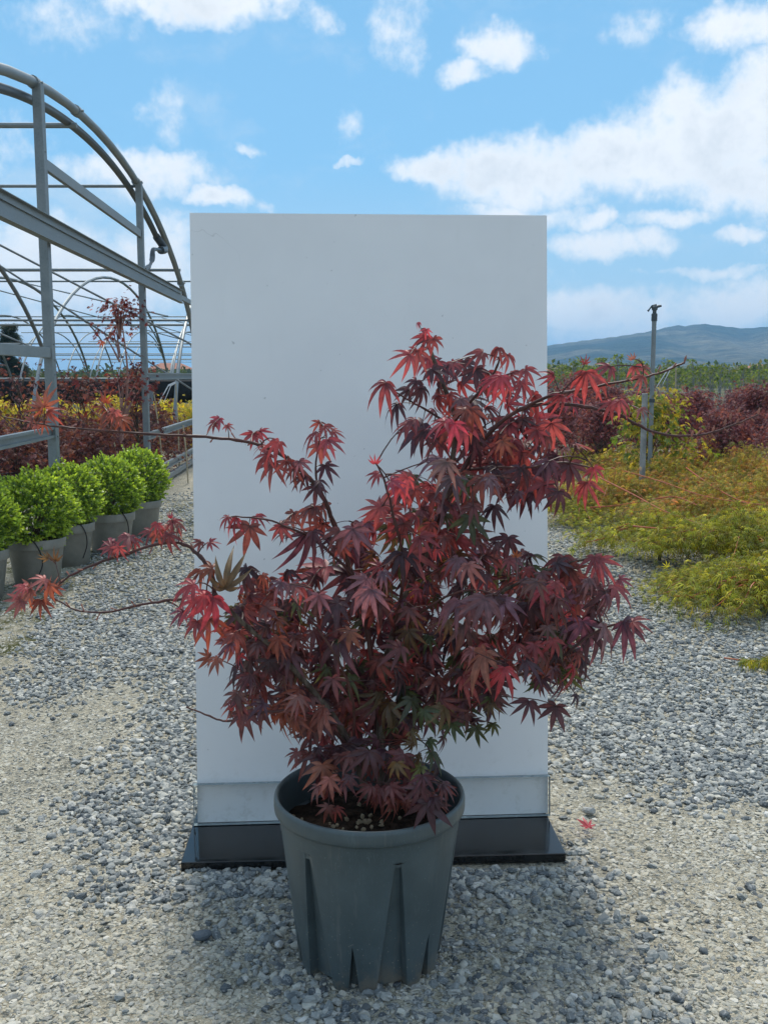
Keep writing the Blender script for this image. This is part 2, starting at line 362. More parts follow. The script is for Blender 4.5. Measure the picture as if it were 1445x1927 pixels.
def pot_fn(color, dirt):
    def fn(t, out):
        c = objc(t); n = t.noise(c, 7, 5, .65); f = t.noise(c, 160, 3, .6); s = t.noise(t.v('MULTIPLY', c, (1, 1, .3)), 26, 5, .7)
        sz = t.new('ShaderNodeSeparateXYZ'); t.put(sz.inputs[0], c)
        base = t.mix(t.ramp(n, .3, .7), tuple(v * .85 for v in color), tuple(v * 1.15 for v in color))
        base = t.mix(t.m('MULTIPLY', t.ramp(s, .58, .75), .4), base, tuple(v * 1.7 for v in color))
        base = t.mix(t.ramp(f, .70, .75), base, tuple(min(.6, v * 3.2) for v in color))
        sc1 = t.ramp(t.m('ABSOLUTE', t.m('SUBTRACT', t.noise(t.v('MULTIPLY', c, (1, 1, .22)), 34, 2, .5, 1.5), .5)), .006, .0)
        base = t.mix(t.m('MULTIPLY', sc1, t.m('MULTIPLY', t.ramp(t.noise(c, 11, 3), .5, .65), .5)), base, tuple(min(.6, v * 2.4) for v in color))
        run = t.noise(t.v('MULTIPLY', c, (1, 1, .06)), 40, 4, .7)
        base = t.mix(t.m('MULTIPLY', t.ramp(run, .55, .72), .28), base, (.22, .21, .19))
        spl = t.new('ShaderNodeTexVoronoi'); t.put(spl.inputs['Vector'], c); spl.inputs['Scale'].default_value = 75
        base = t.mix(t.m('MULTIPLY', t.ramp(spl.outputs['Distance'], .16, .10), t.m('MULTIPLY', t.ramp(sz.outputs[2], .30, .0), .8)), base, (.28, .26, .22))
        soil_ = t.m('MULTIPLY', t.ramp(sz.outputs[2], .09, .0), t.ramp(t.noise(c, 18, 5, .7), .42, .66))
        base = t.mix(t.m('MULTIPLY', soil_, dirt), base, (.16, .14, .11))
        surf(t, out, principled(t, base, t.ramp(n, .3, .7, .36, .5), .5, 0, t.m('ADD', f, t.m('MULTIPLY', n, 2.0)), .12, .002))
    return fn
M_pot = material('slate_plastic', pot_fn((.068, .092, .098), .9))
M_taupe = material('taupe_plastic', pot_fn((.20, .195, .17), .6))
M_blackpot = material('black_plastic', pot_fn((.018, .019, .021), .5))
def soil_fn(t, out):
    c = objc(t); n = t.noise(c, 45, 6, .7)
    surf(t, out, principled(t, t.mix(t.ramp(n, .35, .7), (.012, .009, .007), (.06, .042, .03)), .95, .1, 0, n, 1.0, .012))
M_soil = material('potting_soil', soil_fn)
M_pumice = simple('pumice', (.34, .28, .19), .9, .2, var=.35, scale=30, bump=.6, bscale=90)
def steel_fn(t, out):
    c = pos(t); n = t.noise(c, 5, 5, .65); v = t.new('ShaderNodeTexVoronoi'); t.put(v.inputs['Vector'], c); v.inputs['Scale'].default_value = 55
    base = t.mix(t.ramp(n, .3, .7), (.155, .185, .195), (.235, .265, .275))
    base = t.mix(t.m('MULTIPLY', t.ramp(v.outputs['Distance'], .2, .6), .2), base, (.30, .33, .34))
    base = t.mix(t.m('MULTIPLY', t.ramp(t.noise(c, 14, 5, .7), .62, .76), .4), base, (.10, .085, .07))
    surf(t, out, principled(t, base, t.ramp(n, .3, .7, .42, .6), .5, .35, n, .05, .003))
M_steel = material('galvanised_steel', steel_fn)
M_pipe = simple('dark_plastic_pipe', (.05, .065, .075), .4, .5)
M_black = simple('black_rubber', (.012, .012, .013), .6, .3)
M_netting = simple('black_shade_cloth', (.016, .019, .022), .85, .2, var=.35, scale=2.5)
M_cane = simple('bamboo', (.42, .36, .24), .6, .3)
M_wood = simple('grey_wood', (.27, .28, .275), .85, .2, var=.3, scale=9)
M_white = simple('white_plastic', (.75, .76, .76), .5, .4, var=.08)
M_wall = simple('cream_wall', (.5, .43, .30), .85, .2)
M_tile = simple('terracotta_roof', (.34, .15, .09), .85, .2)
M_glass_dark = simple('dark_window', (.03, .035, .04), .15, .5)
M_greybox = simple('dark_grey_tray', (.045, .05, .065), .45, .5)

# ------------------------------------------------------------------ ground, hills
def axis(a, b, step, far):
    core = list(np.arange(a, b + 1e-6, step)); out = []; s = step; x = core[-1]
    while x < far: s *= 1.35; x += s; out.append(x)
    lo = []; s = step; x = core[0]
    while x > -far: s *= 1.35; x -= s; lo.append(x)
    return np.array(lo[::-1] + core + out)
gx, gy = axis(-5, 5, .08, 3000), axis(0, 14, .08, 3000)
def gnoise(x, y, z=0.0):
    v = 0
    for (a, b, c, amp) in ((1.9, .7, .3, .5), (-.9, 2.3, 1.7, .4), (4.1, -3.3, .9, .18), (3.0, 5.2, 2.2, .14), (9.1, 7.3, .2, .06), (-8.0, 10.4, 4.1, .05)): v = v + amp * np.sin(a * x + b * y + c)
    return v
def ground_z(x, y):
    near = np.exp(-(np.hypot(x, y - 4) / 9.0) ** 4)
    flat = 1 - np.exp(-((x + .03) / .75) ** 4 - ((y - 2.85) / .62) ** 4)
    return 0.012 * gnoise(x, y) * near * flat - 0.004
XX, YY = np.meshgrid(gx, gy); ZZ = ground_z(XX, YY)
nx, ny = len(gx), len(gy)
ii = (np.arange(ny - 1)[:, None] * nx + np.arange(nx - 1)[None, :]).ravel()
ground = np_mesh('ground', np.stack([XX.ravel(), YY.ravel(), ZZ.ravel()], 1), np.stack([ii, ii + 1, ii + nx + 1, ii + nx], 1), M_sand, smooth=True)
tag(ground, kind='structure')

def hill_fn(t, out):
    p = pos(t); n = t.noise(p, .006, 7, .65); f = t.noise(p, .05, 6, .7)
    base = t.mix(t.ramp(n, .38, .62), (.022, .040, .030), (.16, .135, .085))
    base = t.mix(1.0, base, t.mix(t.ramp(f, .3, .7), (.35, .38, .42), (1.6, 1.6, 1.5)), 'MULTIPLY')
    surf(t, out, principled(t, base, .95, .1, 0, f, 1.0, 14.0))
M_hill = material('wooded_hill', hill_fn)
RIDGE = [(-900, 640), (-400, 660), (0, 690), (150, 700), (300, 702), (500, 695), (700, 680), (900, 664), (1030, 648), (1105, 637), (1167, 630), (1226, 620), (1250, 614), (1270, 609), (1290, 611), (1320, 606), (1358, 610), (1402, 615), (1445, 612), (1600, 600), (1900, 620), (2600, 640)]
HD = 1500.0
rz_ = np.array([at(x, y, HD) for x, y in RIDGE])
hx = np.linspace(-2600, 2600, 521); hy = np.array([620, 760, 900, 1020, 1120, 1220, 1320, 1410, 1500, 1600, 1750, 2000, 2400])
prof = np.interp(hx / HD, rz_[:, 0] / HD, rz_[:, 2])
HX, HY = np.meshgrid(hx, hy)
shape = np.interp(hy, [620, 900, 1120, 1320, 1500, 1750, 2400], [-.05, .10, .34, .70, 1.0, .8, -.1])
HXs = HX * (HY / HD)
fold = .5 * np.sin(HX * .011 + HY * .004) + .3 * np.sin(HX * .027 - HY * .007 + 1) + .25 * np.sin(HX * .06 + HY * .011 + 2)
amp = np.interp(hy, [620, 900, 1320, 1490, 1500, 1520, 2400], [0, .10, .17, .03, .012, .02, 0])
HZ = prof[None, :] * (shape[:, None] + amp[:, None] * fold) + 0.5 * np.sin(HX * .31) * (shape[:, None] > .9) - 2
nx2 = len(hx); ii = (np.arange(len(hy) - 1)[:, None] * nx2 + np.arange(nx2 - 1)[None, :]).ravel()
tag(np_mesh('hills', np.stack([HXs.ravel(), HY.ravel(), HZ.ravel()], 1), np.stack([ii, ii + 1, ii + nx2 + 1, ii + nx2], 1), M_hill, smooth=True), kind='structure')

# ------------------------------------------------------------------ gravel (geometry nodes: real stones)
def inside(poly, x, y):
    c = np.zeros(x.shape, bool); n = len(poly)
    for i in range(n):
        x1, y1 = poly[i]; x2, y2 = poly[(i + 1) % n]
        hit = ((y1 > y) != (y2 > y)) & (x < (x2 - x1) * (y - y1) / (y2 - y1 + 1e-12) + x1); c ^= hit
    return c
def polyG(p): return [tuple(G(*q)[:2]) for q in p]
LOOSE = [polyG([(1000, 930), (1090, 940), (1500, 1100), (1700, 1500), (1445, 1535), (1330, 1500), (1150, 1440), (1020, 1425), (990, 1300)]),
         polyG([(375, 920), (300, 935), (120, 1100), (60, 1230), (-60, 1330), (150, 1310), (260, 1265), (300, 1300), (240, 1400), (210, 1500), (235, 1600), (330, 1690), (540, 1720), (560, 1500), (420, 1100)]),
         polyG([(330, 1650), (540, 1640), (900, 1625), (1080, 1625), (1120, 1760), (1150, 1927), (1100, 2050), (800, 2050), (650, 1900), (520, 1740), (400, 1700)])]
def scatter(name, n, area, keep, size, sink, flat, mat, seed, detail=2):
    r = np.random.default_rng(seed)
    # more points near the camera, thinning with distance
    x0, x1, y0, y1 = area
    u = r.random(n); y = y0 * (y1 / y0) ** (u ** .92); x = r.uniform(-1, 1, n) * (.46 * y + .25) + .0
    ok = keep(x, y, r); x, y = x[ok], y[ok]
    s = size * np.exp(r.normal(0, .46, len(x))); s = np.clip(s, size * .4, size * 1.75)
    z = ground_z(x, y) + s * sink
    me = bpy.data.meshes.new(name); me.vertices.add(len(x)); me.vertices.foreach_set('co', np.stack([x, y, z], 1).astype(np.float32).ravel())
    def att(nm, typ, fld, data): a = me.attributes.new(nm, typ, 'POINT'); a.data.foreach_set(fld, data.astype(np.float32 if typ != 'INT' else np.int32).ravel())
    att('spin', 'FLOAT_VECTOR', 'vector', np.stack([r.normal(0, .35, len(x)), r.normal(0, .35, len(x)), r.uniform(0, 6.28, len(x))], 1))
    att('size', 'FLOAT_VECTOR', 'vector', np.stack([s * r.uniform(.75, 1.45, len(x)), s * r.uniform(.7, 1.1, len(x)), s * flat * r.uniform(.7, 1.25, len(x))], 1))
    att('pick', 'INT', 'value', r.integers(0, 7, len(x)))
    o = link(bpy.data.objects.new(name, me))
    ng = bpy.data.node_groups.new(name + '_nodes', 'GeometryNodeTree')
    ng.interface.new_socket('Geometry', in_out='INPUT', socket_type='NodeSocketGeometry'); ng.interface.new_socket('Geometry', in_out='OUTPUT', socket_type='NodeSocketGeometry')
    g = NT(ng); gi, go = g.new('NodeGroupInput'), g.new('NodeGroupOutput')
    g2i = g.new('GeometryNodeGeometryToInstance')
    for k in range(7):
        ico = g.new('GeometryNodeMeshIcoSphere'); ico.inputs['Radius'].default_value = .5; ico.inputs['Subdivisions'].default_value = 1 if k % 2 else 2
        P = g.new('GeometryNodeInputPosition').outputs[0]
        q = g.v('ADD', P, (k * 3.7 + seed, k * 1.3, k * 2.1))
        vo = g.new('ShaderNodeTexVoronoi', feature='F1'); g.put(vo.inputs['Vector'], q); vo.inputs['Scale'].default_value = 1.9
        nz = g.noise(q, 2.6, 2, .5)
        f = g.m('ADD', g.m('MULTIPLY', g.m('SUBTRACT', .55, vo.outputs['Distance']), .75), g.m('ADD', .72, g.m('MULTIPLY', nz, .45)))
        wn = g.new('ShaderNodeTexWhiteNoise'); g.put(wn.inputs['Vector'], g.v('SNAP', q, (.02, .02, .02)))
        f = g.m('MULTIPLY', f, g.m('ADD', .86, g.m('MULTIPLY', wn.outputs[0], .30)))
        sp = g.new('GeometryNodeSetPosition'); g.l.new(ico.outputs[0], sp.inputs['Geometry']); g.put(sp.inputs['Position'], g.v('SCALE', P, scale=f))
        sm = g.new('GeometryNodeSetMaterial'); g.l.new(sp.outputs[0], sm.inputs[0]); sm.inputs['Material'].default_value = mat
        ss = g.new('GeometryNodeSetShadeSmooth'); g.l.new(sm.outputs[0], ss.inputs[0]); ss.inputs['Shade Smooth'].default_value = (k == 0)
        g.l.new(ss.outputs[0], g2i.inputs[0])
    def named(nm, typ): a = g.new('GeometryNodeInputNamedAttribute', data_type=typ); a.inputs['Name'].default_value = nm; return a.outputs[0]
    iop = g.new('GeometryNodeInstanceOnPoints'); g.l.new(gi.outputs[0], iop.inputs['Points']); g.l.new(g2i.outputs[0], iop.inputs['Instance'])
    iop.inputs['Pick Instance'].default_value = True; g.l.new(named('pick', 'INT'), iop.inputs['Instance Index'])
    g.l.new(named('spin', 'FLOAT_VECTOR'), iop.inputs['Rotation']); g.l.new(named('size', 'FLOAT_VECTOR'), iop.inputs['Scale'])
    g.l.new(iop.outputs[0], go.inputs[0])
    o.modifiers.new('stones', 'NODES').node_group = ng
    me.materials.append(mat)
    return tag(o, kind='stuff')
JR = np.random.default_rng(31)
def loose_mask(x, y, soft=.10):
    jx, jy = x + soft * gnoise(x * 6 + 3, y * 6) + JR.normal(0, soft, x.shape), y + soft * 1.6 * gnoise(x * 5, y * 5 + 9) + JR.normal(0, soft * 1.3, x.shape)
    return inside(LOOSE[0], jx, jy) | inside(LOOSE[1], jx, jy) | inside(LOOSE[2], jx, jy)
def under_slab(x, y): return (np.abs(x + .03) < .60) & (y > 2.92) & (y < 3.42)
def front(x, y): return inside(LOOSE[2], x + .16 * gnoise(x * 6 + 3, y * 6), y + .2 * gnoise(x * 5, y * 5 + 9))
tag(scatter('loose_gravel', 165000, (-4, 4, 2.0, 15), lambda x, y, r: ((loose_mask(x, y) & (~front(x, y) | (r.random(len(x)) < .06) | (y > 2.75))) | (r.random(len(x)) < .006)) & ~under_slab(x, y), 0.0185, .14, .58, M_gravel, 3),
    'loose grey crushed stone gravel lying either side of the white board', 'gravel')
tag(scatter('half_sunk_stones', 19000, (-1.4, 1.4, 1.9, 3.6), lambda x, y, r: (front(x, y) | (r.random(len(x)) < .12)) & ~under_slab(x, y), 0.0185, -.12, .46, M_mid, 7),
    'grey stones half sunk in the packed ground in front of the black stand', 'stones')
tag(scatter('embedded_stones', 170000, (-4, 4, 1.9, 12), lambda x, y, r: (~loose_mask(x, y, .16) | (r.random(len(x)) < .2)) & (r.random(len(x)) < .55 + .4 * (gnoise(x * 3, y * 3) > 0)) & ~under_slab(x, y), 0.0125, -.06, .45, M_dusty, 11),
    'dusty stones pressed into the packed sandy ground around the pot', 'stones')

# ------------------------------------------------------------------ the board on its stand
BL, BR, TL, TR = [Vector(v) for v in ((-.616, 3.174, .029), (.554, 3.248, .029), (-.629, 3.374, 2.019), (.539, 3.448, 2.022))]
bx_ = (BR - BL).normalized(); bu = ((TL - BL)).normalized(); bn = bu.cross(bx_).normalized()   # bn points away from the camera
if bn.y < 0: bn = -bn
board = thing('display_board', 'tall white display board leaning slightly back on a black stand', 'board', (BL + BR) / 2)
mb = MB(); Q = [BL, BR, TR, TL]
mb.add(Q + [p + bn * .019 for p in Q], [(0, 1, 2, 3)], 0); mb.add(Q + [p + bn * .019 for p in Q], [(4, 7, 6, 5)], 0)
mb.add(Q + [p + bn * .019 for p in Q], [(0, 4, 5, 1), (1, 5, 6, 2), (2, 6, 7, 3), (3, 7, 4, 0)], 1)
mb.build('panel', [M_board, M_edge], board)
def slabbox(mb, o, x0, x1, h0, h1, d0, d1, mi=0, emi=None):
    P = [o + bx_ * x + bu * h + bn * d for d in (d0, d1) for x, h in ((x0, h0), (x1, h0), (x1, h1), (x0, h1))]
    mb.add(P, [(0, 1, 2, 3), (4, 7, 6, 5)], mi)
    mb.add(P, [(0, 4, 5, 1), (1, 5, 6, 2), (2, 6, 7, 3), (3, 7, 4, 0)], mi if emi is None else emi)
W_ = (BR - BL).length
mb = MB(); slabbox(mb, BL, -.010, W_ + .002, -.001, .133, -.026, -.003, 0, 1); mb.build('clear_holder', [M_acrylic, M_acrylic_edge], board)
mb = MB(); slabbox(mb, BL, -.010, W_ + .002, -.001, .133, .022, .028, 0, 1); mb.build('clear_holder', [M_acrylic, M_acrylic_edge], board)
for hh in (.02, .115):
    mb = MB(); slabbox(mb, BL, -.009, -.003, hh - .006, hh + .006, -.028, -.0265)
    mb.build('clip', M_acrylic_edge, board)
yaw = math.atan2(.06, 1.178); cx_ = Vector((-.027, 2.93, 0)); fw = Vector((-math.sin(yaw), math.cos(yaw), 0)); rt = Vector((math.cos(yaw), math.sin(yaw), 0))
mb = MB(); c = cx_ + fw * .25; mb.box((c.x, c.y, .0145), (1.182, .50, .027), yaw); mb.build('base_plate', M_slab, board, bevel=.002)

# ------------------------------------------------------------------ the pot
PC = Vector((-.037, 2.47, 0))
pot = thing('plant_pot', 'large slate grey plastic pot with tapered ribs standing before the white board', 'pot', PC)
mb = MB()
mb.lathe([(.0, .018), (.150, .018), (.160, .008), (.160, .02), (.1735, .13), (.193, .25), (.214, .350), (.2275, .356), (.2285, .362), (.2315, .400), (.2335, .404)], PC, 96)
mb.build('body', M_pot, pot, smooth=True)
mb = MB(); mb.lathe([(.2330, .403), (.2400, .402), (.2432, .406), (.2442, .416), (.2440, .432), (.2425, .440), (.2390, .4435), (.2345, .4425), (.2318, .438), (.2300, .425), (.2270, .40), (.2210, .34)], PC, 96)
mb.build('rim', M_pot, pot, smooth=True, angle=60)
def rib_mesh(mid):
    mb = MB(); zs = [.3565, .33, .28, .23, .18, .1301, .10, .07, .04, .015, .0]
    def half(sg):
        rows = []
        for z in zs:
            u = z / .3565; outer = R(28.2) * u ** .9 + R(17.0) * (1 - u ** .9)
            nt = 0 if z >= .13 else R(4.6) * (.13 - z) / .13
            rr = .1845 + (.2270 - .1845) * u; rw = .152 + (.214 - .152) * u - .004
            rows.append((z, nt, outer, rr, rw))
        V, Fc = [], []; K = 9
        for (z, a0, a1, rr, rw) in rows:
            cols_ = [(a0, rw)] + [(a0 + (a1 - a0) * k / (K - 1), rr - (.0025 if k in (0, K - 1) and (k or a0 > 0) else 0)) for k in range(K)] + [(a1 + R(.5), rw)]
            for a, r_ in cols_:
                t = mid + sg * a; V.append((PC.x + r_ * math.sin(t), PC.y - r_ * math.cos(t), z))
        n = K + 2
        for i in range(len(rows) - 1):
            for k in range(n - 1):
                f = (i * n + k, i * n + k + 1, (i + 1) * n + k + 1, (i + 1) * n + k); Fc.append(f if sg < 0 else f[::-1])
        b = (len(rows) - 1) * n; f = tuple(range(b, b + n)); Fc.append(f)
        mb.add(V, Fc)
    half(1); half(-1)
    return mb
for k in range(6): rib_mesh(R(-11.5 + 60 * k)).build('rib', M_pot, pot, smooth=True, angle=35)
nS = 40; mb = MB(); V = [(PC.x, PC.y, .372)]; Fc = []
for j in range(1, 9):
    for k in range(nS):
        a = 2 * math.pi * k / nS; r_ = .226 * j / 8
        V.append((PC.x + r_ * math.cos(a), PC.y + r_ * math.sin(a), .362 + .012 * math.cos(j / 8 * 2.4) + .006 * random.uniform(-1, 1)))
for k in range(nS):
    Fc.append((0, 1 + k, 1 + (k + 1) % nS))
    for j in range(7): Fc.append((1 + j * nS + k, 1 + (j + 1) * nS + k, 1 + (j + 1) * nS + (k + 1) % nS, 1 + j * nS + (k + 1) % nS))
mb.add(V, Fc); soil = mb.build('soil', M_soil, pot, smooth=True)
def pebble_mesh(name, seed, mat, sub=2):
    r = random.Random(seed); import bmesh
    bm = bmesh.new(); bmesh.ops.create_icosphere(bm, subdivisions=sub, radius=.5)
    dirs = [Vector((r.gauss(0, 1), r.gauss(0, 1), r.gauss(0, 1))).normalized() for _ in range(9)]; cut = [r.uniform(.30, .48) for _ in dirs]
    for v in bm.verts:
        for d, q in zip(dirs, cut):
            e = v.co.dot(d) - q
            if e > 0: v.co -= d * e
        v.co.x *= 1.25
    me = bpy.data.meshes.new(name); bm.to_mesh(me); bm.free(); me.materials.append(mat); return me
pm = [pebble_mesh('pebble', s, M_pumice, 1) for s in range(4)]
for k in range(62):
    a = random.uniform(0, 2 * math.pi) if k > 50 else random.uniform(R(195), R(300)); r_ = .21 * math.sqrt(random.random())
    o = link(bpy.data.objects.new('pebble', random.choice(pm)), soil); s = random.uniform(.007, .017)
    o.location = (r_ * math.cos(a), r_ * math.sin(a), .362 + .012 * math.cos(r_ / .226 * 2.4) + s * .25); o.scale = (s, s, s * .8); o.rotation_euler = [random.uniform(0, 6) for _ in range(3)]

# ------------------------------------------------------------------ the maple
def leaf_geo(droop=.5, spread=1.0, width=.105, fold=.35, curl=.12, seed=0, lobes=7, secs=(0.0, .16, .34, .52, .72, .88, 1.0)):
    """palmate leaf: base at the origin, middle lobe along +Y, upper face +Z; returns verts, tris, rib"""
    r = np.random.default_rng(seed); V, T, RB = [], [], []
    angs = {7: (-118, -76, -38, 0, 38, 76, 118), 5: (-72, -36, 0, 36, 72)}[lobes]
    lens = {7: (.40, .72, .93, 1, .93, .72, .40), 5: (.62, .92, 1, .92, .62)}[lobes]
    for a, L in zip(angs, lens):
        a = math.radians(a * spread + r.normal(0, 4)); L = L * r.uniform(.88, 1.08); Wd = width * .88 * (.55 + .45 * L) * r.uniform(.9, 1.12); dr = droop * r.uniform(.75, 1.25); tw = r.normal(0, .25)
        b0 = len(V)
        for s in secs:
            th = a * (1 - curl * s); d = np.array([math.sin(th), math.cos(th)]); nrm = np.array([d[1], -d[0]])
            wv = Wd * (max(0.0, math.sin(math.pi * min(1, s ** .72))) ** 1.15) + (.018 if s < .05 else 0) if s < 1 else 0
            zc = -dr * L * (s ** 1.9) + .06 * s
            c_ = d * L * s * (1 - .22 * dr * s)
            V.append((c_[0], c_[1], zc)); RB.append(1.0)
            for sg in (-1, 1):
                V.append((c_[0] + sg * nrm[0] * wv, c_[1] + sg * nrm[1] * wv, zc + fold * wv + sg * tw * wv)); RB.append(0.0)
        for i in range(len(secs) - 1):
            m0, l0, r0 = b0 + 3 * i, b0 + 3 * i + 1, b0 + 3 * i + 2; m1, l1, r1 = m0 + 3, l0 + 3, r0 + 3
            if i == len(secs) - 2: T += [(m0, m1, l0), (m0, r0, m1)]
            else: T += [(m0, m1, l0), (m1, l1, l0), (m0, r0, m1), (r0, r1, m1)]
    return np.array(V), np.array(T), np.array(RB)
LEAF = [leaf_geo(droop=d, spread=sp, width=wd, fold=fo, seed=40 + i) for i, (d, sp, wd, fo) in enumerate(
    ((.35, 1.0, .10, .35), (.5, 1.0, .095, .4), (.65, .95, .095, .45), (.8, .9, .09, .5), (.4, 1.05, .105, .3), (.6, 1.0, .088, .5), (1.0, .85, .078, .7), (.15, 1.0, .11, .2), (.75, .85, .082, .6), (.45, .95, .098, .4)))]
LEAF_ME = []
for i, (V, T, RB) in enumerate(LEAF):
    me = bpy.data.meshes.new('leaf'); me.from_pydata(V.tolist(), [], T.tolist()); me.materials.append(M_maple)
    me.polygons.foreach_set('use_smooth', [True] * len(T)); a = me.attributes.new('rib', 'FLOAT', 'POINT'); a.data.foreach_set('value', RB.astype(np.float32)); me.update(); LEAF_ME.append(me)
PAL = {'D': (.074, .028, .039), 'W': (.150, .046, .043), 'P': (.165, .080, .100), 'R': (.255, .055, .060), 'B': (.40, .055, .072), 'O': (.26, .075, .042), 'S': (.27, .095, .080), 'G': (.065, .080, .028), 'V': (.13, .075, .03), 'Y': (.62, .36, .04), 'N': (.025, .018, .015)}
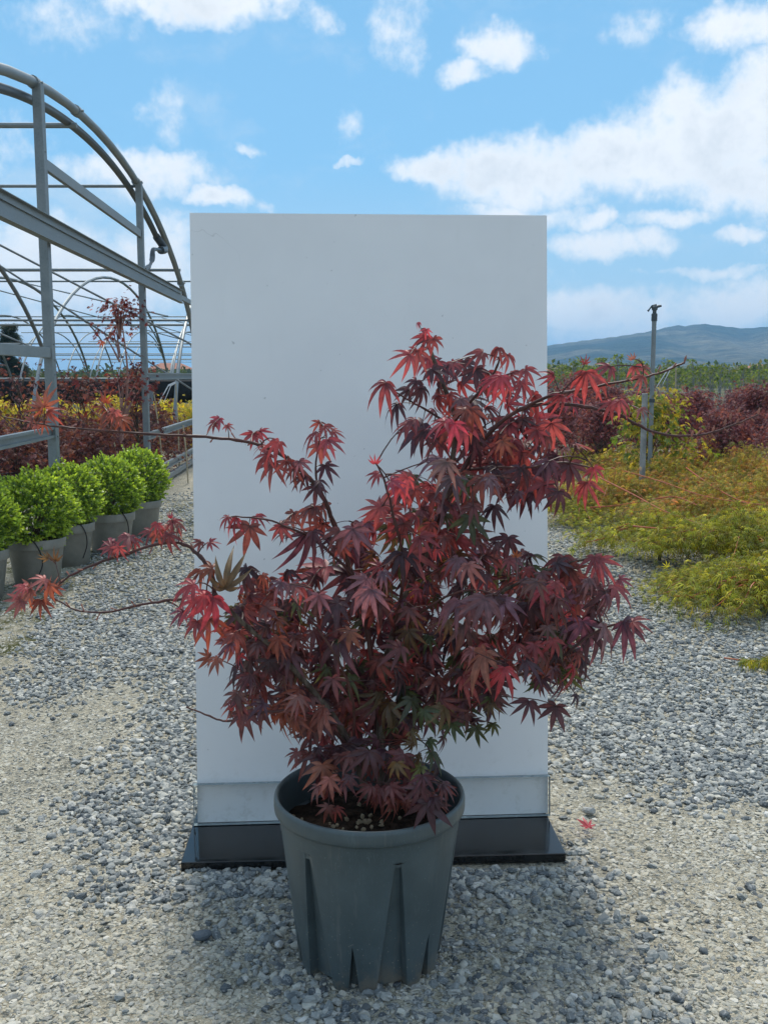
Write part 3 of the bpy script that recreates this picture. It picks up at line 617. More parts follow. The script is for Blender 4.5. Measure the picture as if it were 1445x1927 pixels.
# (x, y, direction of middle lobe: 0 down / + to the right, lobe length, colour): leaves as they hang, read off the photograph
LV = """413 788 -25 26 R|428 800 25 24 R|405 795 -60 28 R|477 816 -10 36 R|490 812 45 26 R|525 832 -55 52 B|533 833 55 36 R|505 855 -45 48 R|515 872 -8 56 W|540 868 30 45 W|500 838 -75 40 R|563 868 15 50 P|575 896 -55 40 D|556 880 -20 44 W
602 795 -35 32 R|610 803 45 38 R|598 815 -72 44 R|604 836 -5 46 W|617 828 30 42 R|626 812 70 28 R|612 876 20 42 D|595 916 0 48 D|600 905 50 36 D|583 958 -25 50 W|605 952 15 44 W|576 1004 0 84 D|590 1000 45 60 D|529 990 -5 54 W|470 990 -10 56 W|446 975 -45 42 R|482 972 50 36 R|430 973 -65 30 R
378 1020 -55 28 R|395 1020 55 26 R|385 1018 0 20 S|424 1108 172 82 V|378 1075 -72 52 O|400 1070 -95 50 O|385 1120 -60 68 B|400 1125 -12 76 B|370 1130 -40 60 B|365 1100 -80 45 B|350 1110 -50 44 R|372 1170 -15 50 R|345 1150 -55 40 R|395 1165 10 60 O|443 1160 0 58 G|490 1135 0 60 W|470 1120 60 46 W
530 1096 -35 46 P|548 1100 20 44 P|565 1100 10 46 R|600 1120 0 46 P|580 1110 -50 40 P|635 1165 -20 52 D|660 1187 -8 46 S|664 1187 50 40 S|655 1187 -65 38 S|735 962 0 78 R|715 955 -52 62 R|745 965 40 56 R|665 995 10 60 P|690 985 -30 55 P|640 1000 -40 50 W
706 872 180 22 B|712 892 -62 40 B|718 898 -15 46 B|750 915 20 46 B|735 905 60 40 B|760 890 70 34 R|690 1090 -30 60 P|715 1065 -75 48 R|700 1110 -18 72 P|720 1075 30 58 P|770 1040 25 62 R|790 1010 40 60 R|760 985 -20 60 W|810 985 10 64 R|835 1010 30 55 R
395 1237 -75 40 O|410 1240 -40 30 O|473 1240 -22 72 D|456 1245 -60 64 D|480 1240 25 50 D|546 1232 -5 58 D|604 1224 0 52 D|580 1228 -40 44 D|432 1336 178 18 R|432 1345 -35 44 W|448 1345 -10 48 W|462 1340 -20 52 W|480 1338 0 50 D|496 1332 -15 52 W|512 1330 5 50 O|530 1328 10 46 W|545 1325 25 42 O|560 1312 -10 48 S|585 1310 -20 50 W|607 1345 0 52 S|625 1350 25 46 W|640 1340 10 50 W
581 1418 -10 46 W|560 1415 -50 40 W|630 1405 -5 60 D|655 1400 30 56 D|694 1415 -5 76 D|720 1410 35 70 D|660 1420 -45 60 W|620 1465 10 46 S|600 1480 -55 36 S|618 1517 -10 36 S|632 1520 40 34 S|645 1470 45 40 S|720 1485 0 52 S|735 1480 45 44 W|700 1480 -45 44 W|750 1495 20 40 S|790 1480 -15 60 D|805 1510 5 76 D|800 1505 -40 60 D|815 1500 45 58 D|832 1475 60 56 D|795 1460 10 50 D|770 1450 -20 48 W|785 1420 20 50 V|760 1420 -30 50 W|740 1440 10 50 D
1060 1048 0 76 W|1055 1047 -52 66 W|1066 1048 48 64 W|1118 1048 8 62 R|1126 1055 45 62 R|1112 1050 -40 46 R|1154 1102 38 48 R|1150 1105 10 34 R|913 1128 -28 92 P|862 1131 -42 88 P|930 1125 15 72 P|905 1128 -60 66 P|945 1130 45 60 P|885 1140 -10 80 P|1096 1167 5 84 D|1086 1167 -35 66 D|1106 1168 45 60 D|1129 1131 0 46 D|1172 1171 28 80 D|1166 1174 -12 60 D|1178 1170 70 56 D|1190 1170 85 40 R
913 1228 -30 80 S|890 1225 -72 58 S|918 1230 5 60 R|949 1257 -5 78 B|942 1260 -45 62 B|955 1258 30 54 B|995 1320 -20 58 D|1000 1318 20 52 D|1046 1329 -20 60 D|1052 1328 22 58 D|1082 1307 22 46 D|1075 1300 60 44 W|1050 1246 0 56 W|1040 1250 -35 48 O|1085 1228 30 46 W|1092 1222 60 36 R|851 1361 0 46 G|846 1362 -50 40 G|856 1361 50 36 G|895 1369 0 50 G|890 1369 -50 42 G|900 1370 45 34 G|927 1361 10 36 G|805 1394 60 36 G|800 1398 0 34 V|844 1315 0 50 D|870 1320 20 50 D|920 1310 10 46 W
1013 1160 0 56 W|1005 1160 -45 48 W|1039 1203 0 56 R|1030 1200 -40 44 O|1045 1205 40 44 W|992 1070 0 36 R|956 1052 45 42 R|970 1047 175 20 O|862 1052 -40 50 P|823 1034 -10 30 B|880 1063 0 50 S|890 1060 45 46 S|850 1060 10 50 R|956 1012 0 46 D|950 1012 -40 36 D|962 1012 40 36 D|934 1020 -20 36 D|985 1090 20 50 P|1010 1095 -20 60 P|1030 1100 25 56 P
788 607 -40 14 B|802 620 -10 26 B|806 625 50 22 B|802 633 -20 38 R|797 642 -48 46 R|815 638 30 42 R|771 668 -45 50 R|785 660 -10 44 R|806 673 -10 52 R|819 682 20 52 D|850 682 45 42 R|840 690 -5 46 D|726 720 -15 56 R|718 718 -62 46 R|730 722 40 38 R|749 760 -35 46 D|757 763 20 30 D|784 717 -32 50 D|793 730 10 52 D|770 735 -60 40 D|895 695 -10 56 D|885 697 -55 52 D|903 697 40 50 D|908 664 -65 42 R|915 664 5 36 R|939 655 -22 46 R|948 660 52 50 R|935 648 175 14 B|955 668 10 40 R
943 708 -32 52 B|952 717 15 52 R|960 705 55 46 R|930 715 -60 46 B|988 695 45 36 R|980 720 10 42 R|1041 706 -72 36 R|1046 706 70 34 R|1040 715 0 30 R|1103 700 0 66 R|1098 700 -38 56 R|1108 702 35 50 R|1100 684 176 16 R|1054 744 -10 40 R|1070 750 20 36 R|1080 745 -30 40 R|1147 690 -55 40 R|1130 715 -15 36 R|1195 690 20 36 R|1205 708 10 36 R|1190 676 -165 16 S|1210 690 100 18 S|1165 753 -10 46 R|1150 758 -35 40 R|1178 756 35 34 S|1205 770 40 26 S|1210 778 -10 20 S
886 770 0 56 O|875 772 -45 50 O|895 768 40 48 O|855 797 -20 66 B|837 792 -52 60 B|868 800 20 60 R|895 819 0 62 W|880 815 -40 54 W|935 837 -5 52 W|945 830 35 46 O|1010 810 -10 50 R|1023 815 25 56 W|970 792 0 56 D|985 790 35 44 D|766 797 -42 46 R|793 801 -48 62 D|780 790 -70 40 R|800 810 -10 50 D|997 846 -15 42 D|979 881 -10 60 D|970 880 -50 50 D|988 882 35 50 D|1032 868 -5 62 D|1025 868 -45 50 D|1050 925 5 62 D|1040 922 -40 50 D|1060 925 40 46 D|1103 908 0 56 R|1095 905 -35 46 R|1110 910 40 52 R|1116 881 20 42 B|1072 872 -10 56 W|1065 870 40 50 O|1085 837 72 44 S|1060 845 60 40 S
988 925 -8 56 D|975 925 -48 46 D|1000 928 35 46 D|930 952 -10 52 D|938 950 35 44 D|890 952 -20 52 W|908 899 0 62 W|900 897 -45 54 W|920 900 40 54 P|855 899 -42 72 P|824 863 -55 56 P|840 870 -10 60 P|870 890 15 60 W|766 899 -30 44 B|740 912 -10 46 B|780 920 30 46 R|820 930 -30 50 W|850 950 0 56 D
775 1112 30 20 Y|848 1168 60 16 Y|1165 1090 60 40 R"""
OUT = """85 765 175 48 O|80 770 -120 34 O|90 775 100 34 O|62 790 -70 28 S|70 800 -20 24 S|82 795 30 26 O|200 757 178 30 O|205 775 -60 36 O|212 778 20 34 S|225 785 60 34 O|232 790 10 36 O|218 772 -20 30 S|195 765 -100 24 O
215 1020 -55 36 R|225 1030 -20 32 R|212 1030 -85 28 R|245 1010 -30 40 R|252 1015 20 34 R|240 1008 -80 30 R|297 985 -20 36 R|310 990 40 34 S|300 1000 0 36 R|285 1000 -60 32 R|325 980 30 36 R|335 985 60 30 S|318 1005 0 40 R|322 975 -160 18 R
105 1055 -160 26 V|90 1050 -100 24 V|85 1090 -70 44 S|98 1110 175 40 O|95 1100 -30 46 O|100 1105 60 32 O|60 1110 -60 42 S|55 1120 -25 36 O|40 1130 -55 34 S|78 1130 10 34 O|50 1105 -85 36 R"""
def parse(s): return [(float(a), float(b), float(c_), float(d), e) for a, b, c_, d, e in (q.split() for ln in s.split('\n') for q in ln.split('|'))]
leaves = []                                  # (point, direction, normal, size, colour, kind)
def hang(x, y, a, px, ck, Y, tilt=None, jit=.22):
    p = at(x, y, Y); s = px / F * Y * 1.02 * math.exp(random.gauss(0, .14))
    a = R(a + random.gauss(0, 5)); up = math.cos(a) < -.3
    d = Vector((math.sin(a), -(.30 + random.gauss(0, .2)) if tilt is None else tilt, -math.cos(a) * .95))
    n = Vector((random.gauss(0, jit) + .35 * math.sin(a), -.75 + random.gauss(0, jit), (.60 if not up else .35) + random.gauss(0, jit)))
    base = PAL[ck]; f = math.exp(random.gauss(0, .18)); col_ = tuple(max(0, v * f * math.exp(random.gauss(0, .08))) for v in base)
    leaves.append((p, d, n, s, col_))
kept = []
for (x, y, a, px, ck) in parse(LV):
    if any((x - u) ** 2 + (y - v) ** 2 < 10.5 ** 2 for u, v in kept): continue
    kept.append((x, y))
    Y = {'B': 2.24, 'S': 2.26, 'P': 2.26, 'R': 2.34, 'O': 2.38, 'V': 2.34}.get(ck, 2.42) + random.uniform(-.10, .12)
    if y < 860: Y += .10
    if 1400 < y: Y = 2.42 + random.uniform(-.10, .04)
    if 1450 < y and x > 765: Y = 2.215 + random.uniform(-.02, .03)
    hang(x, y, a, px, ck, Y)
for (x, y, a, px, ck) in parse(OUT): hang(x, y, a, px, ck, 2.36 + random.uniform(-.04, .04))
n_read = len(leaves)
# the inside of the crown: leaves filling its depth
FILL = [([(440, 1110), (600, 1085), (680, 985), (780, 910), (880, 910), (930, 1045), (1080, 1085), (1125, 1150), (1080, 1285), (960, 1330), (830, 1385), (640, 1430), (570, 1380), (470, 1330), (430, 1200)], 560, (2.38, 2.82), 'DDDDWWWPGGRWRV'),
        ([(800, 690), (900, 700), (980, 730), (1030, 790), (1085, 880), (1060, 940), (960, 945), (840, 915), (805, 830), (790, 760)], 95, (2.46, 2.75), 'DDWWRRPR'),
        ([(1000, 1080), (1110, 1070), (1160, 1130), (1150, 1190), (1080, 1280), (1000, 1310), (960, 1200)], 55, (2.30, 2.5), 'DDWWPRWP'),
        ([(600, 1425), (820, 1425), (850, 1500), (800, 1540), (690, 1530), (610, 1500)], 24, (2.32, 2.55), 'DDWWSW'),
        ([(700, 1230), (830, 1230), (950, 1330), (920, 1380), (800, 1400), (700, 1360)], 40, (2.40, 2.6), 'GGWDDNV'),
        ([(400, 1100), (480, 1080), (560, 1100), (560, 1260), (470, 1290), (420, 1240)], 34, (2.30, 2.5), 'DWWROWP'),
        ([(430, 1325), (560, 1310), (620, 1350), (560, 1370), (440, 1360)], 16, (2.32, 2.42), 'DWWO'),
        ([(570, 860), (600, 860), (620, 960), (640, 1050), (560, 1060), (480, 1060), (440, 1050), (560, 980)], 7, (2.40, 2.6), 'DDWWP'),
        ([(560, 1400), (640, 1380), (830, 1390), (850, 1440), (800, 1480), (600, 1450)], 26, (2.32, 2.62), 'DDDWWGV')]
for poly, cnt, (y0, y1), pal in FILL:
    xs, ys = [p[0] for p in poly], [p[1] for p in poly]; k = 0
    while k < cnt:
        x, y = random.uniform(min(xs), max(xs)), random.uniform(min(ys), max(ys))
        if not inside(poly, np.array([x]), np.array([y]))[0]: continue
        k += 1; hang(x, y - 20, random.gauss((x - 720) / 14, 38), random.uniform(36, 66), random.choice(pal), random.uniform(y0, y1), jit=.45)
def in_pot(p): return p[2] < .46 and (p[0] - PC.x) ** 2 + (p[1] - PC.y) ** 2 > .20 ** 2
maple = thing('japanese_maple', 'bushy red Japanese maple with spreading branches growing in the slate grey pot', 'maple tree', (PC.x, PC.y, .37))
mo = Vector((PC.x, PC.y, .37))
BR_ = [  # (name, radius at start, at end, points (x, y, Y))
    ('trunk', .013, .004, [(712, 1500, 2.47), (716, 1400, 2.47), (718, 1300, 2.48), (738, 1200, 2.5), (772, 1100, 2.5), (820, 1000, 2.52), (848, 890, 2.53), (856, 790, 2.53), (832, 720, 2.52), (806, 650, 2.5), (796, 618, 2.5)]),
    ('trunk', .011, .005, [(690, 1500, 2.46), (668, 1420, 2.45), (628, 1350, 2.42), (585, 1295, 2.40), (520, 1225, 2.38), (455, 1170, 2.36), (405, 1120, 2.33)]),
    ('trunk', .010, .003, [(722, 1500, 2.5), (735, 1420, 2.53), (750, 1320, 2.55), (800, 1210, 2.55), (880, 1150, 2.52), (960, 1105, 2.48), (1040, 1070, 2.43), (1110, 1050, 2.4)]),
    ('branch', .0085, .0016, [(712, 1430, 2.48), (705, 1300, 2.5), (690, 1180, 2.5), (662, 1080, 2.48), (628, 985, 2.45), (602, 925, 2.42), (570, 888, 2.41), (535, 858, 2.4), (490, 838, 2.38), (445, 828, 2.37), (370, 821, 2.36), (280, 817, 2.36), (190, 810, 2.36), (120, 804, 2.36), (60, 795, 2.36), (8, 784, 2.36)]),
    ('branch', .0075, .0016, [(772, 1100, 2.5), (830, 960, 2.52), (880, 870, 2.52), (930, 805, 2.5), (985, 768, 2.48), (1040, 760, 2.46), (1100, 766, 2.45), (1160, 779, 2.44), (1205, 803, 2.43), (1250, 818, 2.42), (1300, 820, 2.41), (1345, 812, 2.4), (1385, 797, 2.4), (1425, 781, 2.4)]),
    ('branch', .0045, .0022, [(985, 768, 2.48), (1040, 742, 2.45), (1090, 735, 2.44), (1140, 723, 2.43), (1200, 713, 2.42), (1245, 700, 2.42), (1287, 683, 2.42)]),
    ('branch', .0070, .0025, [(740, 1400, 2.52), (800, 1330, 2.5), (880, 1290, 2.46), (960, 1275, 2.42), (1050, 1240, 2.40), (1110, 1195, 2.38), (1170, 1170, 2.37)]),
    ('branch', .0060, .0022, [(405, 1120, 2.33), (398, 1080, 2.33), (378, 1048, 2.34), (345, 1024, 2.35), (300, 1023, 2.36), (240, 1042, 2.36), (185, 1060, 2.36), (140, 1080, 2.36), (110, 1100, 2.36)]),
    ('branch', .0045, .0014, [(405, 1120, 2.33), (360, 1126, 2.34), (310, 1131, 2.35), (255, 1141, 2.36), (200, 1152, 2.36), (150, 1149, 2.36), (110, 1130, 2.36), (95, 1115, 2.36)]),
    ('branch', .0050, .0018, [(668, 1420, 2.45), (620, 1370, 2.40), (560, 1340, 2.36), (490, 1342, 2.35), (430, 1357, 2.35), (395, 1348, 2.35), (352, 1330, 2.35)]),
    ('branch', .0055, .0020, [(738, 1200, 2.5), (760, 1080, 2.42), (745, 990, 2.36), (725, 910, 2.35), (708, 872, 2.35)]),
    ('branch', .0050, .0018, [(856, 790, 2.53), (900, 740, 2.5), (935, 690, 2.48), (942, 655, 2.47)]),
    ('branch', .0035, .0014, [(845, 800, 2.53), (800, 770, 2.5), (755, 745, 2.46), (728, 722, 2.45)]),
    ('branch', .0045, .0018, [(848, 890, 2.53), (920, 880, 2.5), (990, 880, 2.46), (1060, 870, 2.44), (1110, 880, 2.42)]),
    ('branch', .0045, .0016, [(662, 1080, 2.48), (610, 1030, 2.44), (560, 1000, 2.40), (500, 978, 2.38), (435, 972, 2.37)]),
    ('branch', .0035, .0014, [(612, 945, 2.43), (594, 890, 2.42), (600, 840, 2.42), (606, 800, 2.42)]),
    ('branch', .0045, .0018, [(668, 1420, 2.46), (660, 1300, 2.40), (610, 1200, 2.34), (545, 1120, 2.33)]),
    ('branch', .0045, .0016, [(738, 1200, 2.5), (810, 1140, 2.40), (880, 1110, 2.34), (935, 1120, 2.3)]),
    ('branch', .0040, .0016, [(800, 1330, 2.5), (850, 1260, 2.40), (910, 1220, 2.33), (950, 1240, 2.30)])]
def smooth_path(P, k=5):
    P = [np.array(p) for p in P]; out = []
    for i in range(len(P) - 1):
        p0, p1, p2, p3 = P[max(i - 1, 0)], P[i], P[i + 1], P[min(i + 2, len(P) - 1)]
        for j in range(k):
            t = j / k; out.append(.5 * (2 * p1 + (p2 - p0) * t + (2 * p0 - 5 * p1 + 4 * p2 - p3) * t * t + (3 * p1 - p0 - 3 * p2 + p3) * t ** 3))
    return out + [P[-1]]
skel = []
for nm, r0, r1, pts in BR_:
    P = smooth_path([at(*q) for q in pts]); n = len(P)
    P = [p + np.array([random.gauss(0, .0007), random.gauss(0, .0015), random.gauss(0, .0007)]) for p in P]
    rs = [(r0 + (r1 - r0) * (i / (n - 1)) ** .7) * (1.22 if i % 5 == 0 and nm == 'branch' else 1.0) for i in range(n)]
    mb = MB(); mb.tube(P, rs, 9); mb.build(nm, M_bark if nm == 'trunk' else M_twig, maple, smooth=True)
    skel += [p for i, p in enumerate(P) if i > n * .25]
# leaf stalks: every leaf joins the nearest wood, twigs growing out step by step
skel = np.array(skel); order = list(range(len(leaves))); tw = MB()
dist0 = [np.min(np.linalg.norm(skel - leaves[i][0], axis=1)) for i in order]
for i in sorted(order, key=lambda q: dist0[q]):
    p, d, n, s, c = leaves[i]; dd = np.linalg.norm(skel - p, axis=1) + np.maximum(0, skel[:, 2] - p[2]) * .5; j = int(np.argmin(dd)); q = skel[j]; L = np.linalg.norm(p - q)
    if L < .004: continue
    m_ = (p + q) / 2 + np.array([0, 0, .14 * L]) + np.array([random.gauss(0, .05), random.gauss(0, .05), random.gauss(0, .05)]) * L
    pts = [(1 - t) ** 2 * q + 2 * t * (1 - t) * m_ + t * t * p for t in np.linspace(0, 1, 5)]
    r0 = .0011 if L < .07 else .0017
    tw.tube(pts, [r0 * 1.2, r0, r0 * .9, r0 * .8, r0 * .7], 5, False)
    if L > .05: skel = np.vstack([skel, pts[2][None], pts[3][None]])
tag(tw.build('twigs', M_twig, maple, smooth=True), kind='stuff')
ranked = list(range(n_read)) + sorted(range(n_read, len(leaves)), key=lambda q: leaves[q][0][1] - leaves[q][3])
mass = {'V': [], 'F': [], 'C': [], 'R': []}; base_i = 0
big = set(sorted(ranked, key=lambda q: -leaves[q][3] / leaves[q][0][1] * (1.6 if q < n_read else .8))[:300])
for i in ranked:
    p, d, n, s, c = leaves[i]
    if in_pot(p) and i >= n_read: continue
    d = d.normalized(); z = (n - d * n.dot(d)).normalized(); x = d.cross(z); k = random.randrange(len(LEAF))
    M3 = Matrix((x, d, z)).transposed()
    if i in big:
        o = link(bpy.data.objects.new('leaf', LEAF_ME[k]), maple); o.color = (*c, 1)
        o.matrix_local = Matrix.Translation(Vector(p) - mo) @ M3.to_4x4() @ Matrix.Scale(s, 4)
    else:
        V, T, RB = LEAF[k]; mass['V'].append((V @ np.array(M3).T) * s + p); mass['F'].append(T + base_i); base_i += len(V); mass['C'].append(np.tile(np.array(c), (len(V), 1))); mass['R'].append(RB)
o = np_mesh('leaves', np.concatenate(mass['V']), np.concatenate(mass['F']), M_maple_mass, maple, np.concatenate(mass['C']), True, True)
a = o.data.attributes.new('rib', 'FLOAT', 'POINT'); a.data.foreach_set('value', np.concatenate(mass['R']).astype(np.float32)); tag(o, kind='stuff')
# opening buds at the two bare tips on the right
mb = MB()
for (x, y) in ((1372, 790), (1388, 778), (1385, 800), (1362, 800), (1300, 822), (1287, 682), (1425, 780), (1340, 814)):
    p = at(x, y, 2.4); mb.tube([p, p + np.array([.002, 0, .009]), p + np.array([.004, 0, .017])], [.0015, .0032, .0004], 6)
for nm, r0, r1, pts in BR_[3:6] + BR_[7:9]:
    P = smooth_path([at(*q) for q in pts]); r9 = random.Random(4)
    for i in range(12, len(P) - 2, 3):
        p = P[i]; t_ = P[i + 1] - P[i]; t_ = t_ / np.linalg.norm(t_); q = p + t_ * r9.uniform(.006, .016) + np.array([0, r9.uniform(-.006, .006), r9.choice((-1, 1)) * r9.uniform(.006, .016)])
        mb.tube([p, (p + q) / 2, q, q + (q - p) * .25], [.0020, .0015, .0022, .0006], 6)
tag(mb.build('buds', simple('bud', (.30, .12, .08), .6), maple, smooth=True), kind='stuff')

# ------------------------------------------------------------------ boxwood balls in taupe pots
def box_foliage(Rb, seed, nsp=1150):
    r = np.random.default_rng(seed); base = np.array([(0, 0, 0), (-.5, .5, .12), (0, 1, 0), (.5, .5, .12)]); base[:, 0] *= .62
    tri = np.array([(0, 3, 2, 1)])
    u = r.normal(size=(nsp, 3)); u[:, 2] *= 1.0; u /= np.linalg.norm(u, axis=1, keepdims=True); u = u[u[:, 2] > -.86]; nsp = len(u)
    bump = 1 + .10 * np.sin(u[:, 0] * 5 + seed) * np.sin(u[:, 1] * 6 + 1) * np.sin(u[:, 2] * 5 + 2) + r.normal(0, .045, nsp)
    rad = Rb * bump * np.where(r.random(nsp) < .14, r.uniform(1.04, 1.16, nsp), 1.0); inner = r.random(nsp) < .22; rad = np.where(inner, rad * r.uniform(.6, .9, nsp), rad)
    ax = u + r.normal(0, .3, (nsp, 3)); ax[:, 2] += .35; ax /= np.linalg.norm(ax, axis=1, keepdims=True)
    P, D, N, C, S = [], [], [], [], []; tone = r.random(nsp)
    for j in range(11):
        t = j / 10; p = u * rad[:, None] + ax * ((t - .75) * .055)[None, None] if False else u * rad[:, None] + ax * ((t - .75) * .055)
        ang = j * 2.4 + r.uniform(0, 6.3, nsp); ref = np.cross(ax, rand_dirs(nsp)); ref /= np.linalg.norm(ref, axis=1, keepdims=True); b = np.cross(ax, ref)
        side = ref * np.cos(ang)[:, None] + b * np.sin(ang)[:, None]
        d = side * (1 - .45 * t) + ax * (.5 + .6 * t)
        P.append(p); D.append(d); N.append(ax + r.normal(0, .25, (nsp, 3)) - side * .3)
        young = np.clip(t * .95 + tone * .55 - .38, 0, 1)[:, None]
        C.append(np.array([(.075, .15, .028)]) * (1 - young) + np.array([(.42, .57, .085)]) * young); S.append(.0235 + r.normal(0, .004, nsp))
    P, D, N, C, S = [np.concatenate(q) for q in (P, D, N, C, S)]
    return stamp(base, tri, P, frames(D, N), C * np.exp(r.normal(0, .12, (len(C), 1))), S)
BOX = [(-38, 1135, 40, 'round clipped boxwood cut off by the left edge of the photo', 'taupe pot cut off by the left edge of the photo'),
       (72, 1105, 66, 'broadest clipped boxwood ball, second in the row and nearest fully seen', 'widest taupe pot with dark drip tube, under the broadest boxwood'),
       (131, 1068, 58, 'boxwood ball half hidden behind the broadest one, third in the row', 'taupe pot in the middle of the row, partly behind the widest pot'),
       (210, 1042, 54, 'clipped boxwood ball fourth in the row, beside the farthest one', 'taupe pot fourth in the row, beside the farthest pot'),
       (264, 1012, 50, 'tallest standing clipped boxwood ball at the far end of the row', 'farthest taupe pot at the end of the row by the steel post')]
bdata = [box_foliage(1.0 * .265, s) for s in (3, 8, 13)]; bme = {}
for k, (x, yb, rp, lab, plab) in enumerate(BOX):
    g0 = G(x, yb); pr = .205; c = Vector((g0[0], g0[1] + pr * .8, 0)); c.x = c.x * (c.y / g0[1])
    H = .335
    p_ = thing('nursery_pot', plab, 'pot', c, 'taupe pots in the boxwood row')
    mb = MB(); mb.lathe([(0, .006), (pr * .72, .006), (pr * .74, 0), (pr * .76, .004), (pr * .94, H * .80), (pr * .955, H * .805)], c, 40); mb.build('body', M_taupe, p_, smooth=True)
    mb = MB(); mb.lathe([(pr * .95, H * .80), (pr * 1.02, H * .80), (pr * 1.035, H * .985), (pr * 1.02, H), (pr * .96, H * .995), (pr * .93, H * .9)], c, 40); mb.build('rim', M_taupe, p_, smooth=True)
    mb = MB(); mb.disc((c.x, c.y, H * .92), pr * .95); mb.build('soil', M_soil, p_)
    if k in (1, 2, 3):
        mb = MB(); a0 = R(-65 if k == 1 else -35); q = lambda a, rr, z: (c.x + rr * math.cos(a), c.y + rr * math.sin(a), z)
        mb.tube(smooth_path([q(a0 - .35, pr * .9, H * .95), q(a0 - .2, pr * 1.05, H * 1.02), q(a0, pr * 1.07, H * .8), q(a0 + .08, pr * 1.02, H * .5), q(a0 - .1, pr * .98, H * .2)]), .004, 6); mb.build('drip_tube', M_black, p_, smooth=True)
    b_ = thing('boxwood_ball', lab, 'shrub', (c.x, c.y, H * .92), 'boxwood balls in the row of pots')
    if k < 3:
        V, Fq, Cc = bdata[k]; fo = np_mesh('foliage', V, Fq, M_box, b_, Cc); bme[k] = fo.data
    else: fo = link(bpy.data.objects.new('foliage', bme[(k * 2) % 3]), b_)
    fo.location = (0, 0, .225); fo.rotation_euler = (0, 0, k * 1.9); s = (1, 1.04, .98, 1.0, .98)[k]; fo.scale = (s, s, s * (.95, .92, .95, .97, 1.0)[k])
    mb = MB()
    for j in range(5):
        a = j * 1.3; mb.tube([(c.x, c.y, H * .92), (c.x + .05 * math.cos(a), c.y + .05 * math.sin(a), H + .12), (c.x + .14 * math.cos(a), c.y + .14 * math.sin(a), H + .30)], [.012, .008, .003], 6)
    mb.build('stem', M_bark, b_, smooth=True)

# ------------------------------------------------------------------ polytunnel frames
XP = lambda Y: -2.40 - .05 * Y                       # the open gable plane runs almost straight away from the camera
def gp(x, y):
    d = ray(x, y); t = 2.40 / (-d[0] - .05 * d[1]); return np.array([0, 0, CH]) + d * t
EA, EB = 8.30, 3.98; EY = 10.75                       # half width, rise and middle of the first span
def ell(Y0, u, dz=0.0, k=1.0): return (Y0 + EA * k * math.sin(u), CH + (EB - CH) + 0 + EB * k * math.cos(u) - EB + dz)
def arch_pts(Y0, xoff, k=1.0, n=44, dz=0.0, u0=-1.57, u1=1.57):
    out = []
    for i in range(n + 1):
        u = u0 + (u1 - u0) * i / n; Y = Y0 + EA * k * math.sin(u); z = EB * k * max(0, math.cos(u)) + dz
        out.append((XP(Y) - xoff, Y, z))
    return out
def z_arch(Y, Y0=EY): return EB * math.sqrt(max(0, 1 - ((Y - Y0) / EA) ** 2))
gh = thing('greenhouse_frame', 'bare galvanised polytunnel frame with an open gable end beside the boxwood row', 'greenhouse', (XP(EY), EY, 0), 'polytunnel frames')
def part(name, mat=None, smooth=True, parent=None, **kw):
    def go(fn): mb = MB(); fn(mb); return mb.build(name, mat or M_steel, parent or gh, smooth=smooth, **kw)
    return go
for k, off in enumerate((0, 2.7, 5.4, 8.1)):
    part('arch')(lambda mb: mb.tube(arch_pts(EY, off), .042 if k == 0 else .034, 10))
P1, P2 = gp(80, 500), gp(264, 560)
for (P, bt, wd) in ((P1, (65, 150), .088), (P2, (256, 330), .086)):
    top = z_arch(P[1]) - .01
    part('post', smooth=False, bevel=.006)(lambda mb: mb.bar((P[0] + .03, P[1], -.03), (P[0] + .03, P[1], top), .075, wd, (0, 1, 0)))
    o = [q for q in bpy.data.objects if q.name.startswith('post')][-1]
    part('bolt')(lambda mb: [mb.tube([(P[0] + .066, P[1], z), (P[0] + .074, P[1], z)], .007, 8) for z in (.45, .62, .80, .98, 1.16, 1.5, 1.62, 1.75, 2.55, 2.72, 3.3)])
for Y in (3.2, 17.6):
    part('post', smooth=False, bevel=.006)(lambda mb: mb.bar((XP(Y) + .03, Y, -.03), (XP(Y) + .03, Y, z_arch(Y)), .075, .09, (0, 1, 0)))
zg = 2.66
def grect(mb, Ya, Yb, z, wd, ht, dx=0.0): mb.bar((XP(Ya) + dx, Ya, z), (XP(Yb) + dx, Yb, z), wd, ht)
part('gutter_beam', smooth=False)(lambda mb: [grect(mb, 2.6, 15.6, zg + .065, .030, .05, .11), grect(mb, 2.6, 15.6, zg - .065, .034, .05, .11), grect(mb, 2.6, 15.6, zg, .012, .10, .10), grect(mb, 2.6, 15.6, zg + .092, .07, .006, .125), grect(mb, 2.6, 15.6, zg - .092, .07, .006, .125)])
part('rail', smooth=False)(lambda mb: grect(mb, 15.6, 17.9, zg + .02, .05, .07, .05))
zb = (gp(80, 312)[2] + gp(256, 437)[2]) / 2
part('rail', smooth=False, bevel=.004)(lambda mb: grect(mb, P1[1], P2[1], zb, .04, .09, .03))
part('rail', smooth=False, bevel=.004)(lambda mb: grect(mb, 3.0, P1[1] - .05, gp(60, 662)[2], .05, .085, .03))
zl = gp(60, 820)[2]
def chan(mb, Ya, Yb, z, dx=.03): [grect(mb, Ya, Yb, z + .035, .05, .022, dx), grect(mb, Ya, Yb, z - .035, .05, .022, dx), grect(mb, Ya, Yb, z, .03, .05, dx - .012)]
part('rail', smooth=False)(lambda mb: chan(mb, 3.0, P1[1] - .05, zl))
part('rail', smooth=False)(lambda mb: chan(mb, P2[1] + .05, 17.5, gp(320, 806)[2]))
part('rail', smooth=False)(lambda mb: chan(mb, P2[1] + .05, 17.5, gp(320, 708)[2]))
part('rail', smooth=False)(lambda mb: [chan(mb, P2[1] + .05, 17.5, .22), grect(mb, P2[1] + .05, 17.5, .07, .06, .06, .05)])
